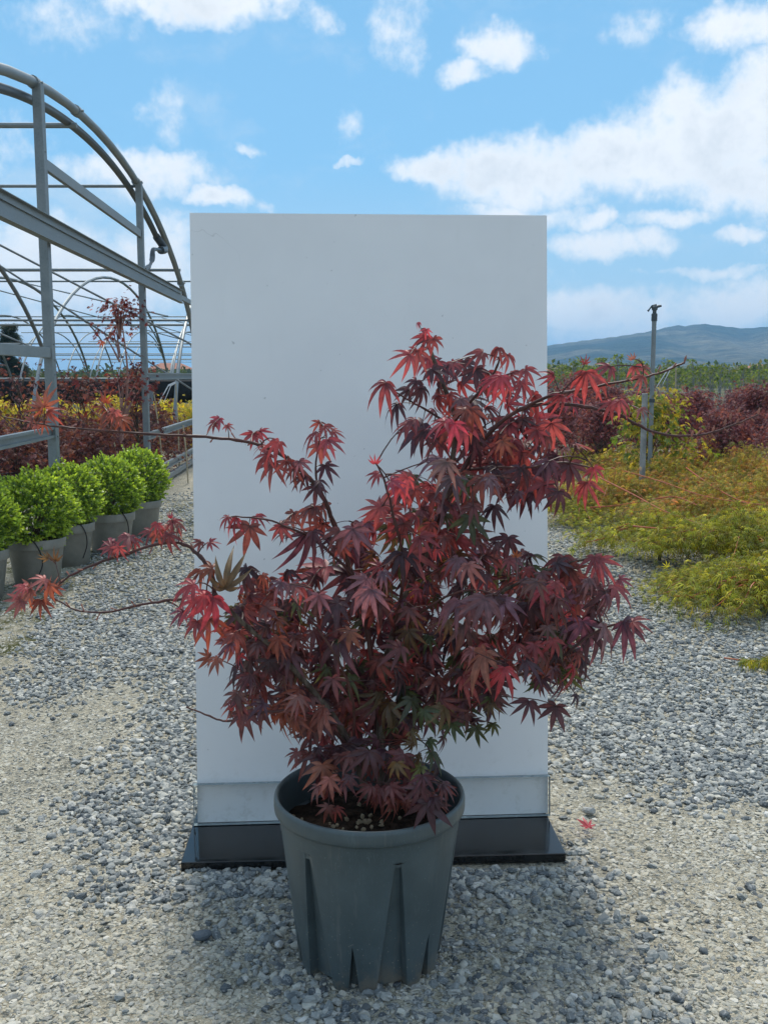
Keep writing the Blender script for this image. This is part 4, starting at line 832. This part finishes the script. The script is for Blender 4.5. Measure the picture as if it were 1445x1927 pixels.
def purl(Y, xlen=9.5, r=.022, z=None, par=None): part('purlin', parent=par)(lambda mb: mb.tube([(XP(Y), Y, z if z else z_arch(Y) - .04), (XP(Y) - xlen, Y, z if z else z_arch(Y) - .04)], r, 8))
for (x, y) in ((145, 236), (340, 508)): q = gp(x, y); purl(q[1], z=q[2], r=.026)
for Y in (6.0, 12.9, 17.3): purl(Y, r=.02)
for (a, b) in (((-3.0, 16.9, 1.9), (-5.9, 12.6, 3.7)), ((-5.7, 16.9, 1.9), (-8.5, 12.6, 3.6)), ((-3.3, 17.8, 1.2), (-6.0, 14.6, 3.4))):
    part('brace')(lambda mb: mb.tube([a, b], .016, 7))
for Y in [q[1] for q in (gp(145, 236), gp(340, 508))] + [6.0, 12.9, P1[1], P2[1]]:
    z = z_arch(Y); part('clamp')(lambda mb: mb.tube([(XP(Y), Y - .045, z - .002 + .0), (XP(Y), Y + .045, z - .002)], .052, 10))
    part('bolt')(lambda mb: mb.tube([(XP(Y) + .05, Y, z), (XP(Y) + .072, Y, z)], .011, 6))
# water pipe along the inside of the first arch, with an elbow and a hose down to the purlin
def pipe_pts():
    out = []
    for i in range(40):
        Y = 3.6 + (gp(306, 455)[1] - 3.6) * i / 39; out.append((XP(Y) - .085, Y, z_arch(Y) - .14 + .07 * (i / 39)))
    return out
pp = pipe_pts(); wp = part('water_pipe', M_pipe)(lambda mb: mb.tube(pp, .040, 10))
e = np.array(pp[-1]); e1 = gp(310, 468) + [0, 0, 0]; e2 = gp(289, 470); e3 = gp(287, 487); e4 = gp(282, 500); e5 = gp(272, 508)
part('elbow', M_pipe, parent=wp)(lambda mb: mb.tube(smooth_path([e, e1, gp(303, 471)]), .055, 10))
part('hose', M_pipe, parent=wp)(lambda mb: mb.tube(smooth_path([gp(303, 471), e2, e3, e4, e5]), [.024] * 5 + [.032] * 3 + [.036] * 4 + [.022] * 4 + [.034] * 5, 8))
# the spans behind
for n_, Y0 in enumerate((27.4, 44.0, 60.6, 77.2)):
    g2 = thing('greenhouse_frame', ('second bare tunnel frame of hoops behind the open gable frame', 'third tunnel frame of thin hoops farther behind', 'fourth tunnel frame seen far behind through the hoops', 'farthest tunnel frame, a few thin hoops near the skyline')[n_], 'greenhouse', (XP(Y0), Y0, 0), 'polytunnel frames')
    for off in (0.6, 3.3, 6.0, 8.7, 11.4, 14.1)[: 5 + (n_ > 0)]: part('arch', parent=g2)(lambda mb: mb.tube(arch_pts(Y0, off, n=30), .036, 7))
    for dY in (-6.4, 0, 6.4): purl(Y0 + dY, 16, .024, z_arch(Y0 + dY, Y0) - .03, g2)
    for dY in (-8.3, 8.3): part('post', parent=g2)(lambda mb: [mb.tube([(XP(Y0) - o_, Y0 + dY, 0), (XP(Y0) - o_, Y0 + dY, 1.2)], .04, 7) for o_ in (.6, 6.0, 11.4)])
    for (a, b) in (((-4.5, -6, 2.7), (-9.5, 0, 3.9)), ((-6.5, 6.2, 2.6), (-11, 1, 3.9))): part('brace', parent=g2)(lambda mb: mb.tube([(a[0], Y0 + a[1], a[2]), (b[0], Y0 + b[1], b[2])], .018, 6))

# ------------------------------------------------------------------ nursery stock
K5 = leaf_geo(.35, 1.0, .15, .3, seed=5, lobes=5, secs=(0.0, .5, 1.0))
KF = leaf_geo(.8, 1.0, .055, .3, seed=6, lobes=7, secs=(0.0, .5, 1.0))
def crown(nl, tips, spread, size, cols, seed, geo=K5, droop=.5, flat=.5):
    r = np.random.default_rng(seed); t = np.array(tips); k = r.integers(0, len(t), nl)
    off = r.normal(size=(nl, 3)) * spread; off[:, 2] *= flat; P = t[k] + off
    d = off.copy(); d[:, 2] *= .3; d = d / np.maximum(np.linalg.norm(d, axis=1, keepdims=True), 1e-4) + r.normal(0, .35, (nl, 3)); d[:, 2] -= droop
    n = r.normal(0, .45, (nl, 3)); n[:, 2] += 1
    c = np.array(cols)[r.integers(0, len(cols), nl)] * np.exp(r.normal(0, .2, (nl, 1)))
    return stamp(geo[0], geo[1], P, frames(d, n), c, size * np.exp(r.normal(0, .22, nl)))
def make_bush(name, label, cat, group, H, Wd, nl, size, cols, seed, bare=.25, geo=K5, mat=M_foliage, droop=.5, stem=M_bark, flat=.5, ntip=34):
    r = np.random.default_rng(seed); t = thing(name, label, cat, (0, 0, 0), group); tips = []
    mb = MB(); mb.tube(smooth_path([(0, 0, 0), (r.normal(0, .02), r.normal(0, .02), H * .3), (r.normal(0, .05), r.normal(0, .05), H * .6), (r.normal(0, .05), r.normal(0, .05), H * .92)]), list(np.linspace(.016 * H, .004, 16)), 6)
    mb.build('trunk', stem, t, smooth=True); mb = MB()
    for i in range(ntip):
        z = H * (bare + (1 - bare) * r.random() ** .8); rel = (z / H - bare) / (1 - bare); rr = Wd / 2 * (1 - .75 * rel ** 1.6) * math.sqrt(r.random()); a = r.uniform(0, 6.28)
        p = np.array([rr * math.cos(a), rr * math.sin(a), z]); tips.append(p)
        b = np.array([0, 0, max(.12 * H, z - .55 * rr - .1 * H)]); mb.tube([b, (b + p) / 2 + [0, 0, .08 * rr], p], [.006 * H, .004 * H, .002 * H], 5, False)
    mb.build('branches', stem, t, smooth=True)
    V, Fq, C = crown(nl, tips, Wd * .13, size, cols, seed + 1, geo, droop, flat); np_mesh('crown', V, Fq, mat, t, C)
    return t
def place(t, x, y, rz=0.0, s=1.0, z=0.0, label=None, tall=1.0):
    t.location = (float(x), float(y), float(z)); t.rotation_euler = (0, 0, rz); t.scale = (s, s, s * tall)
    if label: t['label'] = label
    return t
def row(protos, spots, seed=1, js=.15):
    used = set(); r = random.Random(seed)
    for i, (x, y, s) in enumerate(spots):
        k = i % len(protos); o = protos[k] if k not in used else copy_tree(protos[k]); used.add(k)
        place(o, x, y, r.uniform(0, 6.28), s * (1 + r.uniform(-js, js)))
RED = [(.14, .046, .066), (.18, .058, .080), (.10, .032, .046), (.22, .08, .09)]
LRED = [(.11, .040, .050), (.15, .050, .056), (.075, .028, .034), (.18, .075, .06)]
# right: dense rows of dark red maples in black pots
pr_ = [make_bush('red_maple', 'dark red bushy maple in the dense potted rows right of the board', 'maple tree', 'dark red maples in rows on the right', 1.05, .85, 1400, .046, RED, 100 + k, .3, ntip=44) for k in range(3)]
spots = []
for j, Y in enumerate(np.arange(12.6, 24, 1.0)):
    for X in np.arange(2.2 + .4 * (j % 2), .42 * Y + .6, .98):
        px = 722 + F * X / (Y * CP + CH * SP)
        if px < 940: continue
        if Y < 14.5 and px < 1260: continue
        spots.append((X + random.uniform(-.12, .12), Y + random.uniform(-.15, .15), 1.0 + random.uniform(-.12, .12)))
row(pr_, spots, 3, .24)
def black_pot(label, group):
    t = thing('black_pot', label, 'pot', (0, 0, 0), group); mb = MB(); mb.lathe([(0, .004), (.13, .004), (.135, 0), (.165, .26), (.178, .262), (.18, .30), (.165, .30), (.16, .26)], (0, 0, 0), 24); mb.build('body', M_blackpot, t, smooth=True)
    mb = MB(); mb.disc((0, 0, .265), .163, 24); mb.build('soil', M_soil, t); return t
bp = black_pot('black plastic pot under the front row of red maples on the right', 'black pots of the red maple rows')
row([bp], [(x, y, 1.0) for x, y, s in spots if y < 16], 5, .05)
# right: yellow green maple behind the sprinkler pole
YG = [(.33, .30, .045), (.20, .25, .04), (.12, .20, .035), (.42, .34, .05)]
q = at(1225, 880, 12.0)
place(make_bush('golden_maple', 'yellow green maple bush behind the sprinkler pole on the right', 'maple tree', None, 1.22, 1.1, 1100, .07, YG, 140, .2), q[0], 12.0)
place(copy_tree(bp), at(1184, 860, 12.1)[0], 12.1, 0, 1.0, 0, 'black pot beside the yellow green maple and the wooden stake')
# right: thin nursery whips with green tops, and a far belt of growth
wh = [make_bush('young_tree', 'slim young nursery tree with bare grey trunk and light green top', 'tree', 'slim young trees in the field on the right', 1.72, .5, 85, .07, [(.13, .20, .045), (.19, .23, .06), (.09, .15, .04)], 150 + k, .72, ntip=14, stem=M_wood) for k in range(3)]
sp_ = []
for Y in np.arange(27, 46, 2.1):
    for X in np.arange(.14 * Y, .43 * Y, .62):
        if random.random() < .85: sp_.append((X + random.uniform(-.15, .15), Y + random.uniform(-.4, .4), .95 + random.uniform(-.15, .15)))
row(wh, sp_[:230], 6)
def belt(name, n, xr, yr, zf, size, cols, seed):
    r = np.random.default_rng(seed); Y = r.uniform(*yr, n); X = r.uniform(*xr, n) * Y; top = zf * (.65 + .35 * np.sin(X * .35 + seed) * np.sin(X * .13 + 2) + .25 * np.sin(X * 1.1)); Z = top * r.random(n) ** .6
    P = np.stack([X, Y, np.maximum(Z, .05)], 1); d = rand_dirs(n); nn = r.normal(0, .6, (n, 3)); nn[:, 2] += .7; base = np.array([(0, 0, 0), (-.35, .5, .1), (0, 1, -.1), (.35, .5, .1)])
    c = np.array(cols)[((np.sin(X * .5 + seed) + r.normal(0, .5, n)) * .9 + len(cols) / 2).astype(int) % len(cols)] * np.exp(r.normal(0, .25, (n, 1)))
    V, Fq, C = stamp(base, np.array([(0, 3, 2, 1)]), P, frames(d, nn), c, size * np.exp(r.normal(0, .3, n)))
    return tag(np_mesh(name, V, Fq, M_foliage, None, C), kind='stuff')
tag(belt('far_shrubbery', 90000, (-.10, .60), (110, 260), 2.3, .5, [(.07, .11, .035), (.12, .15, .04), (.05, .085, .03), (.16, .15, .06)], 4), 'far green belt of field trees below the hills on the right', 'trees')
tag(belt('far_hedge', 26000, (-.45, -.10), (110, 200), 2.0, .5, [(.05, .08, .035), (.07, .10, .04), (.045, .07, .035)], 9), 'far dark green belt of trees seen through the tunnel hoops', 'trees')
# right: weeping cut-leaf maples spreading over the gravel
def weeping(name, label, cols, seed, Wd, Dp, Hh, nl, size, stemc=M_redstem):
    r = np.random.default_rng(seed); t = thing(name, label, 'maple tree', (0, 0, 0), 'weeping cut-leaf maples on the gravel')
    P, D, N = [], [], []; tips = []
    for i in range(26):
        a = r.uniform(0, 6.28); L = math.sqrt(r.random()) ; tips.append((a, L))
    mb = MB(); n_per = nl // 26
    for a, L in tips:
        ex, ey = Wd / 2 * L * math.cos(a), Dp / 2 * L * math.sin(a); ez = Hh * (1 - L ** 1.7) * r.uniform(.7, 1.1) + .05
        top = Hh * r.uniform(.75, 1.1); m_ = (ex * .45, ey * .45, max(ez, top * .85) + .06)
        path = smooth_path([(0, 0, .05), (ex * .12, ey * .12, top * .6), m_, (ex * .8, ey * .8, ez + .10), (ex * 1.05, ey * 1.05, ez + r.uniform(0, .16))], 4); mb.tube(path, list(np.linspace(.009, .002, len(path))), 5, False)
        pp_ = np.array(path[6:]); k = r.integers(0, len(pp_), n_per); o = r.normal(size=(n_per, 3)) * (.12, .12, .045); q = pp_[k] + o; q[:, 2] = np.maximum(q[:, 2], .03); P.append(q)
        d = o.copy(); d[:, :2] += np.array([math.cos(a), math.sin(a)]) * .06; d /= np.maximum(np.linalg.norm(d, axis=1, keepdims=True), 1e-4); d[:, 2] += np.where(r.random(n_per) < .35, .7, -.5); D.append(d); nn = r.normal(0, .4, (n_per, 3)); nn[:, 2] += 1; N.append(nn)
    mb.build('branches', stemc, t, smooth=True); P, D, N = np.concatenate(P), np.concatenate(D), np.concatenate(N)
    c = np.array(cols)[r.integers(0, len(cols), len(P))] * np.exp(r.normal(0, .34, (len(P), 1)))
    V, Fq, C = stamp(KF[0], KF[1], P, frames(D, N), c, size * np.exp(r.normal(0, .2, len(P)))); np_mesh('foliage', V, Fq, M_foliage, t, C)
    mb = MB(); mb.tube([(0, 0, 0), (.01, 0, Hh * .3), (0, .01, Hh * .6)], [.016, .014, .010], 7); mb.build('trunk', M_bark, t, smooth=True); return t
LIME = [(.27, .29, .035), (.20, .24, .03), (.38, .36, .045), (.13, .16, .025), (.24, .20, .035)]
OLIVE = [(.36, .26, .055), (.30, .27, .05), (.36, .24, .06), (.17, .15, .04), (.44, .19, .075), (.25, .26, .045), (.20, .22, .04)]
w1 = weeping('weeping_maple', 'x', LIME, 201, 1.9, 1.5, .33, 3600, .056); w2 = weeping('weeping_maple', 'x', OLIVE, 202, 2.1, 1.7, .36, 3600, .056); w3 = weeping('weeping_maple', 'x', LIME, 203, 1.5, 1.3, .26, 2900, .056)
WM = [(w1, 1400, 1085, 1.0, 0, 'lime green weeping maple mound at the right edge of the photo'), (w3, 1240, 1055, .95, 1, 'lime green weeping maple whose skirt ends on the open gravel'), (w3, 1440, 1158, .9, 2, 'nearest lime weeping maple, cut by the right edge of the photo'),
      (w3, 1330, 1130, .62, 4, 'low lime weeping maple trailing a thin tongue over the gravel'), (w2, 1340, 1005, .9, 3, 'olive green weeping maple behind the mound at the right edge'),
      (w2, 1150, 975, .92, 0, 'olive orange weeping maple nearest the board edge'), (w2, 1270, 960, 1.0, 2, 'olive orange weeping maple in the middle of the bed with the white tag'), (w2, 1400, 950, .95, 4, 'orange olive weeping maple at the right under the dark trays'),
      (w2, 1190, 915, .95, 5, 'olive weeping maple before the wooden stake'), (w2, 1320, 925, .95, 1, 'taller olive orange weeping maple beside the dark tray'), (w1, 1110, 888, .8, 2, 'greenish weeping maple just right of the board, farthest back'), (w3, 1090, 985, .8, 3, 'low olive green weeping maple spilling toward the board edge'),
      (w2, 1455, 1000, 1.0, 2.2, 'olive weeping maple with red stems cut by the right photo edge')]
seen = set()
for (t, x, y, s, rz, lab) in WM:
    o = t if t.name not in seen else copy_tree(t); seen.add(t.name); g0 = G(x, y); place(o, g0[0], g0[1], rz, s, 0, lab, 1.28 if 'taller' in lab or 'orange olive' in lab else (.8 if 'low' in lab else 1.0))
# red stems lying across the bed
mb = None
for k, pts in enumerate([[(1120, 895, .30), (1190, 930, .34), (1250, 962, .28), (1330, 990, .22)], [(1150, 880, .35), (1240, 905, .42), (1330, 935, .40), (1440, 950, .42)], [(1190, 990, .15), (1240, 994, .17), (1275, 992, .16)], [(1290, 880, .5), (1340, 915, .52), (1400, 945, .5), (1450, 950, .45)], [(1400, 1000, .25), (1430, 1015, .28), (1460, 1005, .3)], [(1110, 955, .16), (1150, 952, .2), (1200, 945, .22)], [(1225, 940, .22), (1270, 935, .26), (1310, 950, .24)]]):
    P = [at(x, y, G(x, y + 85)[1]) for x, y, z in pts]
    mb = MB(); mb.tube(smooth_path(P), list(np.linspace(.008, .003, 5 * (len(P) - 1) + 1)), 6); o = mb.build('fallen_branch', M_redstem, None, smooth=True)
    tag(o, ('bare orange red branch arching from behind the board edge into the bed', 'long orange red branch slanting across the olive bed', 'short orange red branch lying in front of the white tag', 'bare dark red branch slanting down to the right photo edge', 'short red branch on the lime mound at the right edge', 'thin orange branch lying near the board edge', 'orange branch lying just behind the white tag')[k], 'branch', 'bare branches on the weeping maple bed')
# sprig lying on the gravel at the right
g0 = G(1420, 1243); mb = MB(); mb.tube([G(1362, 1238, .02), G(1400, 1243, .03), G(1460, 1246, .03)], .004, 6); sg = mb.build('fallen_sprig', M_redstem, None, smooth=True); tag(sg, 'small lime green sprig with red stem lying on the gravel at the right', 'sprig')
r_ = np.random.default_rng(5); P = np.array([G(x, 1243 + random.uniform(-6, 6), random.uniform(.02, .07)) for x in [random.uniform(1395, 1460) for _ in range(60)]]); D = r_.normal(0, .5, (60, 3)); D[:, 2] -= .2; N = r_.normal(0, .3, (60, 3)); N[:, 2] += 1
V, Fq, C = stamp(KF[0], KF[1], P, frames(D, N), np.array(LIME)[r_.integers(0, 5, 60)], np.full(60, .06)); np_mesh('leaves', V, Fq, M_foliage, sg, C)
# weeds at the tongue's end
# sprinkler pole, wooden stake, tag, trays
pY = 11.6; pt, pb_ = at(1231, 584, pY), at(1222, 880, pY)
sk = thing('sprinkler_pole', 'tall grey irrigation pole with a sprinkler head rising above the right bed', 'sprinkler', (pb_[0], pY, 0))
mb = MB(); mb.tube([(pb_[0], pY, -.02), (pt[0], pY, pt[2] - .10)], .026, 10); mb.build('pole', M_steel, sk, smooth=True)
mb = MB(); mb.tube([(pt[0], pY, pt[2] - .12), (pt[0], pY, pt[2] - .04), (pt[0], pY, pt[2] - .03), (pt[0], pY, pt[2])], [.034, .034, .022, .022], 10); mb.build('coupling', M_pipe, sk, smooth=True)
mb = MB(); T_ = Vector(pt); mb.tube([T_, T_ + Vector((0, 0, .035)), T_ + Vector((0, 0, .06))], [.03, .036, .018], 10); mb.tube([T_ + Vector((0, 0, .03)), T_ + Vector((.04, 0, .045)), T_ + Vector((.075, 0, .05))], [.016, .016, .012], 8)
mb.tube([T_ + Vector((.02, 0, .06)), T_ + Vector((-.03, 0, .05)), T_ + Vector((-.06, 0, .01)), T_ + Vector((-.075, 0, -.01))], [.012, .01, .008, .014], 7); mb.build('sprinkler_head', M_pipe, sk, smooth=True)
b_ = at(1226, 754, pY); mb = MB(); mb.tube([(b_[0], pY, b_[2] - .02), (b_[0], pY, b_[2] + .02)], .036, 10); mb.build('clamp', M_pipe, sk, smooth=True)
a_, b2 = at(1213, 740, 11.0), at(1208, 880, 11.0); mb = MB(); mb.bar((b2[0], 11.0, -.02), (a_[0], 11.0, a_[2]), .055, .05, (0, 1, 0)); tag(mb.build('wooden_stake', M_wood, None, bevel=.004), 'weathered grey wooden stake standing beside the sprinkler pole', 'stake')
g0 = G(1219, 985); mb = MB(); p = at(1221, 947, g0[1]); mb.bar((g0[0] - .02, g0[1], 0), (p[0], g0[1], p[2]), .035, .004, (0, 1, 0)); tag(mb.build('plant_tag', M_white, None), 'small white plastic tag standing in the olive weeping bed', 'plant tag')
def tray(label, x, y, rz, s=1.0):
    g0 = at(x, y, 11.2); t = thing('plant_tray', label, 'tray', (g0[0], g0[1], 0), 'dark trays behind the weeping bed'); z0 = max(.0, g0[2] - .12)
    mb = MB(); mb.box((g0[0], g0[1], z0 / 2 + .06), (.60 * s, .42 * s, z0 + .10), rz); mb.build('body', M_greybox, t, bevel=.015)
    mb = MB(); c_ = Vector((g0[0], g0[1], z0 + .12)); u_, v_ = Vector((math.cos(rz), math.sin(rz), 0)), Vector((-math.sin(rz), math.cos(rz), 0))
    for sg in (-1, 1):
        mb.bar(c_ - u_ * .32 * s + v_ * sg * .215 * s, c_ + u_ * .32 * s + v_ * sg * .215 * s, .03, .022); mb.bar(c_ + u_ * sg * .305 * s - v_ * .20 * s, c_ + u_ * sg * .305 * s + v_ * .20 * s, .03, .022)
    mb.build('rim', M_greybox, t, bevel=.004)
tray('dark grey plastic tray tilted in the bed behind the olive maple', 1283, 905, .5); tray('dark grey plastic tray at the right photo edge under the red maples', 1425, 928, -.1, 1.2)
# bamboo canes with white tape
CANES = [(1271, 690, 1268, 790, 17, 'bamboo cane with loose white tape standing near the sprinkler pole'), (1240, 722, 1246, 800, 17, 'short bamboo cane just right of the sprinkler pole'), (1370, 800, 1373, 850, 12.4, 'thin cane in front of the red maples at the right'),
         (288, 725, 307, 880, 14, 'bamboo cane leaning just right of the second steel post'), (331, 722, 334, 790, 16, 'bamboo cane with white tape by the left edge of the board'), (210, 815, 222, 860, 12.5, 'slanting bamboo cane behind the fourth boxwood ball'), (345, 800, 352, 880, 14, 'bamboo cane low beside the left edge of the board')]
for (x0, y0, x1, y1, Y, lab) in CANES:
    a, b = at(x0, y0, Y), at(x1, y1, Y); d = (b - a); b = a + d * (a[2] / max(.1, a[2] - b[2])); cn = thing('bamboo_cane', lab, 'cane', (b[0], b[1], 0), 'bamboo canes among the plants')
    mb = MB(); mb.tube([a, (a + b) / 2 + [.01, 0, 0], b], .011, 6); mb.build('cane', M_cane, cn, smooth=True)
    if 'tape' in lab:
        mb = MB(); s = -1
        for j, (dx, dz) in enumerate(((.30, .34), (.20, .30))):
            P = [a + [0, 0, .02], a + [s * dx * .4, .02, -.03], a + [s * dx, .03, -dz]]
            for i in range(2): mb.add([P[i] + [0, 0, .018], P[i + 1] + [0, 0, .018], P[i + 1] - [0.01, .004, .018], P[i] - [0, .004, .018]], [(0, 1, 2, 3)])
        tp = mb.build('tape', M_white, cn); sol = tp.modifiers.new('thick', 'SOLIDIFY'); sol.thickness = .003

# left: stock inside the tunnels
pl_ = [make_bush('red_maple', 'dark red potted maple standing inside the tunnel frame on the left', 'maple tree', 'dark red maples inside the left tunnel', 0.72, 1.0, 900, .050, LRED, 170 + k, .12) for k in range(3)]
sl = []
for Y in np.arange(11.6, 19, 1.15):
    for X in np.arange(XP(Y) - .5, -.46 * Y - 1.0, -.85): sl.append((X + random.uniform(-.15, .15), Y + random.uniform(-.2, .2), 1.0 + random.uniform(-.25, .2)))
row(pl_, sl, 8)
pk = thing('x', 'x', 'x'); bpy.data.objects.remove(pk)
bl = black_pot('black plastic pot under the red maples inside the left tunnel', 'black pots inside the left tunnel')
row([bl], [(x, y, 1.1) for x, y, s in sl if y < 16 and x > -6], 5, .05)
for (x, yt, Y, lab, cols, sd_, Wd) in ((40, 690, 13.0, 'tall dark red maple at the left photo edge behind the first steel post', LRED, 180, 1.5), (150, 705, 14.5, 'dark red maple between the two steel posts, broad and low', LRED, 183, 1.4), (222, 560, 12.6, 'tall sparse pinkish red maple rising between the two steel posts', [(.22, .05, .055), (.15, .03, .035), (.28, .09, .08), (.09, .02, .025)], 186, .95), (255, 690, 13.5, 'narrow dark red maple right behind the second steel post', LRED, 187, .8)):
    p = at(x, yt, Y); h = p[2]; sparse = yt < 600
    t = make_bush('red_maple', lab, 'maple tree', 'tall red maples behind the steel posts', h, Wd, 520 if sparse else 430, .060 if not sparse else .055, cols, sd_, .45 if not sparse else .3, ntip=24, stem=simple('pink_bark', (.30, .16, .13), .7) if sparse else M_bark); place(t, p[0], Y)
# yellow shrubs under the black shade cloth
ye = [make_bush('golden_shrub', 'yellow green shrub in the band under the black shade cloth', 'shrub', 'yellow shrubs under the shade cloth', .84, 1.0, 900, .075, [(.55, .47, .05), (.46, .44, .05), (.36, .38, .05), (.60, .46, .05)], 190 + k, .08) for k in range(2)]
sy = []
for Y in (20.6, 21.6, 22.6):
    for X in np.arange(-3.9, -10.2, -.8): sy.append((X + random.uniform(-.1, .1), Y, 1.0 + random.uniform(-.1, .1)))
row(ye, sy, 10)
nb = 60; V, Fc = [], []; ya, za, zb_ = 23.6, at(180, 751, 23.6)[2] - .10, at(180, 715, 23.6)[2]
mb = MB()
for i in range(nb + 1):
    X = -3.3 - 8.0 * i / nb; w0 = .03 * math.sin(i * 1.1) + .02 * math.sin(i * 2.7)
    mb.v += [(X, ya + w0 - .05, za + .02 * math.sin(i * .8)), (X, ya + w0 * 1.5 - .09, (za + zb_) / 2), (X, ya - .02, zb_ - .03), (X, ya + .10, zb_ + .01), (X, ya + .30, zb_ - .05)]
for i in range(nb):
    for k in range(4): mb.f.append((i * 5 + k, i * 5 + k + 1, (i + 1) * 5 + k + 1, (i + 1) * 5 + k)); mb.mi.append(0)
sc_ = thing('shade_cloth', 'long black shade cloth hung on a rail across the back of the tunnel', 'shade cloth', (-7, ya, 0))
cl = mb.build('cloth', M_netting, sc_, smooth=True); cl.modifiers.new('thick', 'SOLIDIFY').thickness = .008
mb = MB(); mb.tube([(-3.2, ya + .1, zb_ + .02), (-11.4, ya + .1, zb_ + .02)], .03, 8); mb.build('rail', M_steel, sc_, smooth=True)
for X in (-3.3, -6.0, -8.7, -11.3): mb = MB(); mb.tube([(X, ya + .1, 0), (X, ya + .1, zb_)], .028, 8); mb.build('post', M_steel, sc_, smooth=True)
# conifer at the far left
def conifer(x, ytop, Y, label):
    p = at(x, ytop, Y); H = p[2]; t = thing('conifer_tree', label, 'tree', (p[0], Y, 0)); r = np.random.default_rng(77)
    mb = MB(); mb.tube([(p[0], Y, 0), (p[0], Y, H)], [.14, .02], 8); mb.build('trunk', M_bark, t, smooth=True); tips = []
    for i in range(90):
        z = H * (.15 + .85 * r.random()); L = (H - z) * .30 + .15; a = r.uniform(0, 6.28)
        for q in np.linspace(.3, 1, 5): tips.append((L * q * math.cos(a), L * q * math.sin(a), z - .25 * L * q * q))
    V, Fq, C = crown(5200, tips, .10, .20, [(.022, .040, .022), (.035, .055, .03)], 78, KF, .3, .5); np_mesh('crown', V, Fq, M_foliage, t, C)
conifer(18, 612, 48, 'dark conifer far behind the tunnel hoops at the left photo edge')
# far houses
def house(x, y0, y1, Y, Wd, Dp, label):
    a, b = at(x, y0, Y), at(x, y1, Y); h = b[2] * .62; t = thing('house', label, 'house', (a[0], Y, 0))
    mb = MB(); mb.box((a[0], Y, h / 2), (Wd, Dp, h)); mb.build('wall', M_wall, t); X, e = a[0], .5; zt = b[2]
    mb = MB(); P = [(X - Wd / 2 - e, Y - Dp / 2 - e, h), (X + Wd / 2 + e, Y - Dp / 2 - e, h), (X + Wd / 2 + e, Y + Dp / 2 + e, h), (X - Wd / 2 - e, Y + Dp / 2 + e, h), (X - Wd * .25, Y, zt), (X + Wd * .25, Y, zt)]
    mb.add(P, [(0, 1, 5, 4), (1, 2, 5), (2, 3, 4, 5), (3, 0, 4), (3, 2, 1, 0)]); mb.build('roof', M_tile, t)
    for k in (-.3, 0, .3): mb = MB(); mb.box((X + Wd * k, Y - Dp / 2 - .02, h * .55), (.9, .06, 1.3)); mb.build('window', M_glass_dark, t)
house(322, 700, 683, 230, 9, 8, 'cream walled house with low hipped roof far behind the tunnel frames'); house(1436, 700, 686, 260, 12, 8, 'far house with orange roof below the hills at the right edge')
# single stones and a fallen leaf
fl = bpy.data.objects.new('fallen_leaf', LEAF_ME[7].copy()); link(fl); p = G(1106, 1562, .02); fl.location = p; fl.scale = (.052,) * 3; fl.rotation_euler = (.5, .1, .3); fl.color = (*PAL['B'], 1); fl.location.z = .03
tag(fl, 'single small red maple leaf fallen on the ground right of the black stand', 'leaf')
for k, (x, y, s, lab, c_) in enumerate(((1108, 1532, .042, 'grey stone lying just behind the fallen red leaf', (.36, .36, .34)), (526, 1783, .030, 'pale rounded stone lying left of the slate pot', (.50, .50, .48)), (380, 1768, .045, 'dark blue grey stone lying left of the pot in front of the stand', (.10, .12, .14)))):
    o = link(bpy.data.objects.new('stone', pebble_mesh('stone', 60 + k, simple('stone_%d' % k, c_, .8, .3, scale=30)))); p = G(x, y); o.location = (p[0], p[1], s * .3); o.scale = (s, s * .85, s * .75); o.rotation_euler = (.2, .1, k * 1.7)
    tag(o, lab, 'stone', None)

# ------------------------------------------------------------------ air
def haze_fn(t, out):
    v = t.new('ShaderNodeVolumePrincipled'); v.inputs['Color'].default_value = (.32, .64, 1, 1); v.inputs['Density'].default_value = HAZE; v.inputs['Anisotropy'].default_value = .25
    t.l.new(v.outputs[0], out.inputs['Volume'])
HAZE = .00042
mb = MB(); mb.box((0, 0, 57), (9000, 9000, 124)); tag(mb.build('haze', material('haze_air', haze_fn)), kind='stuff')
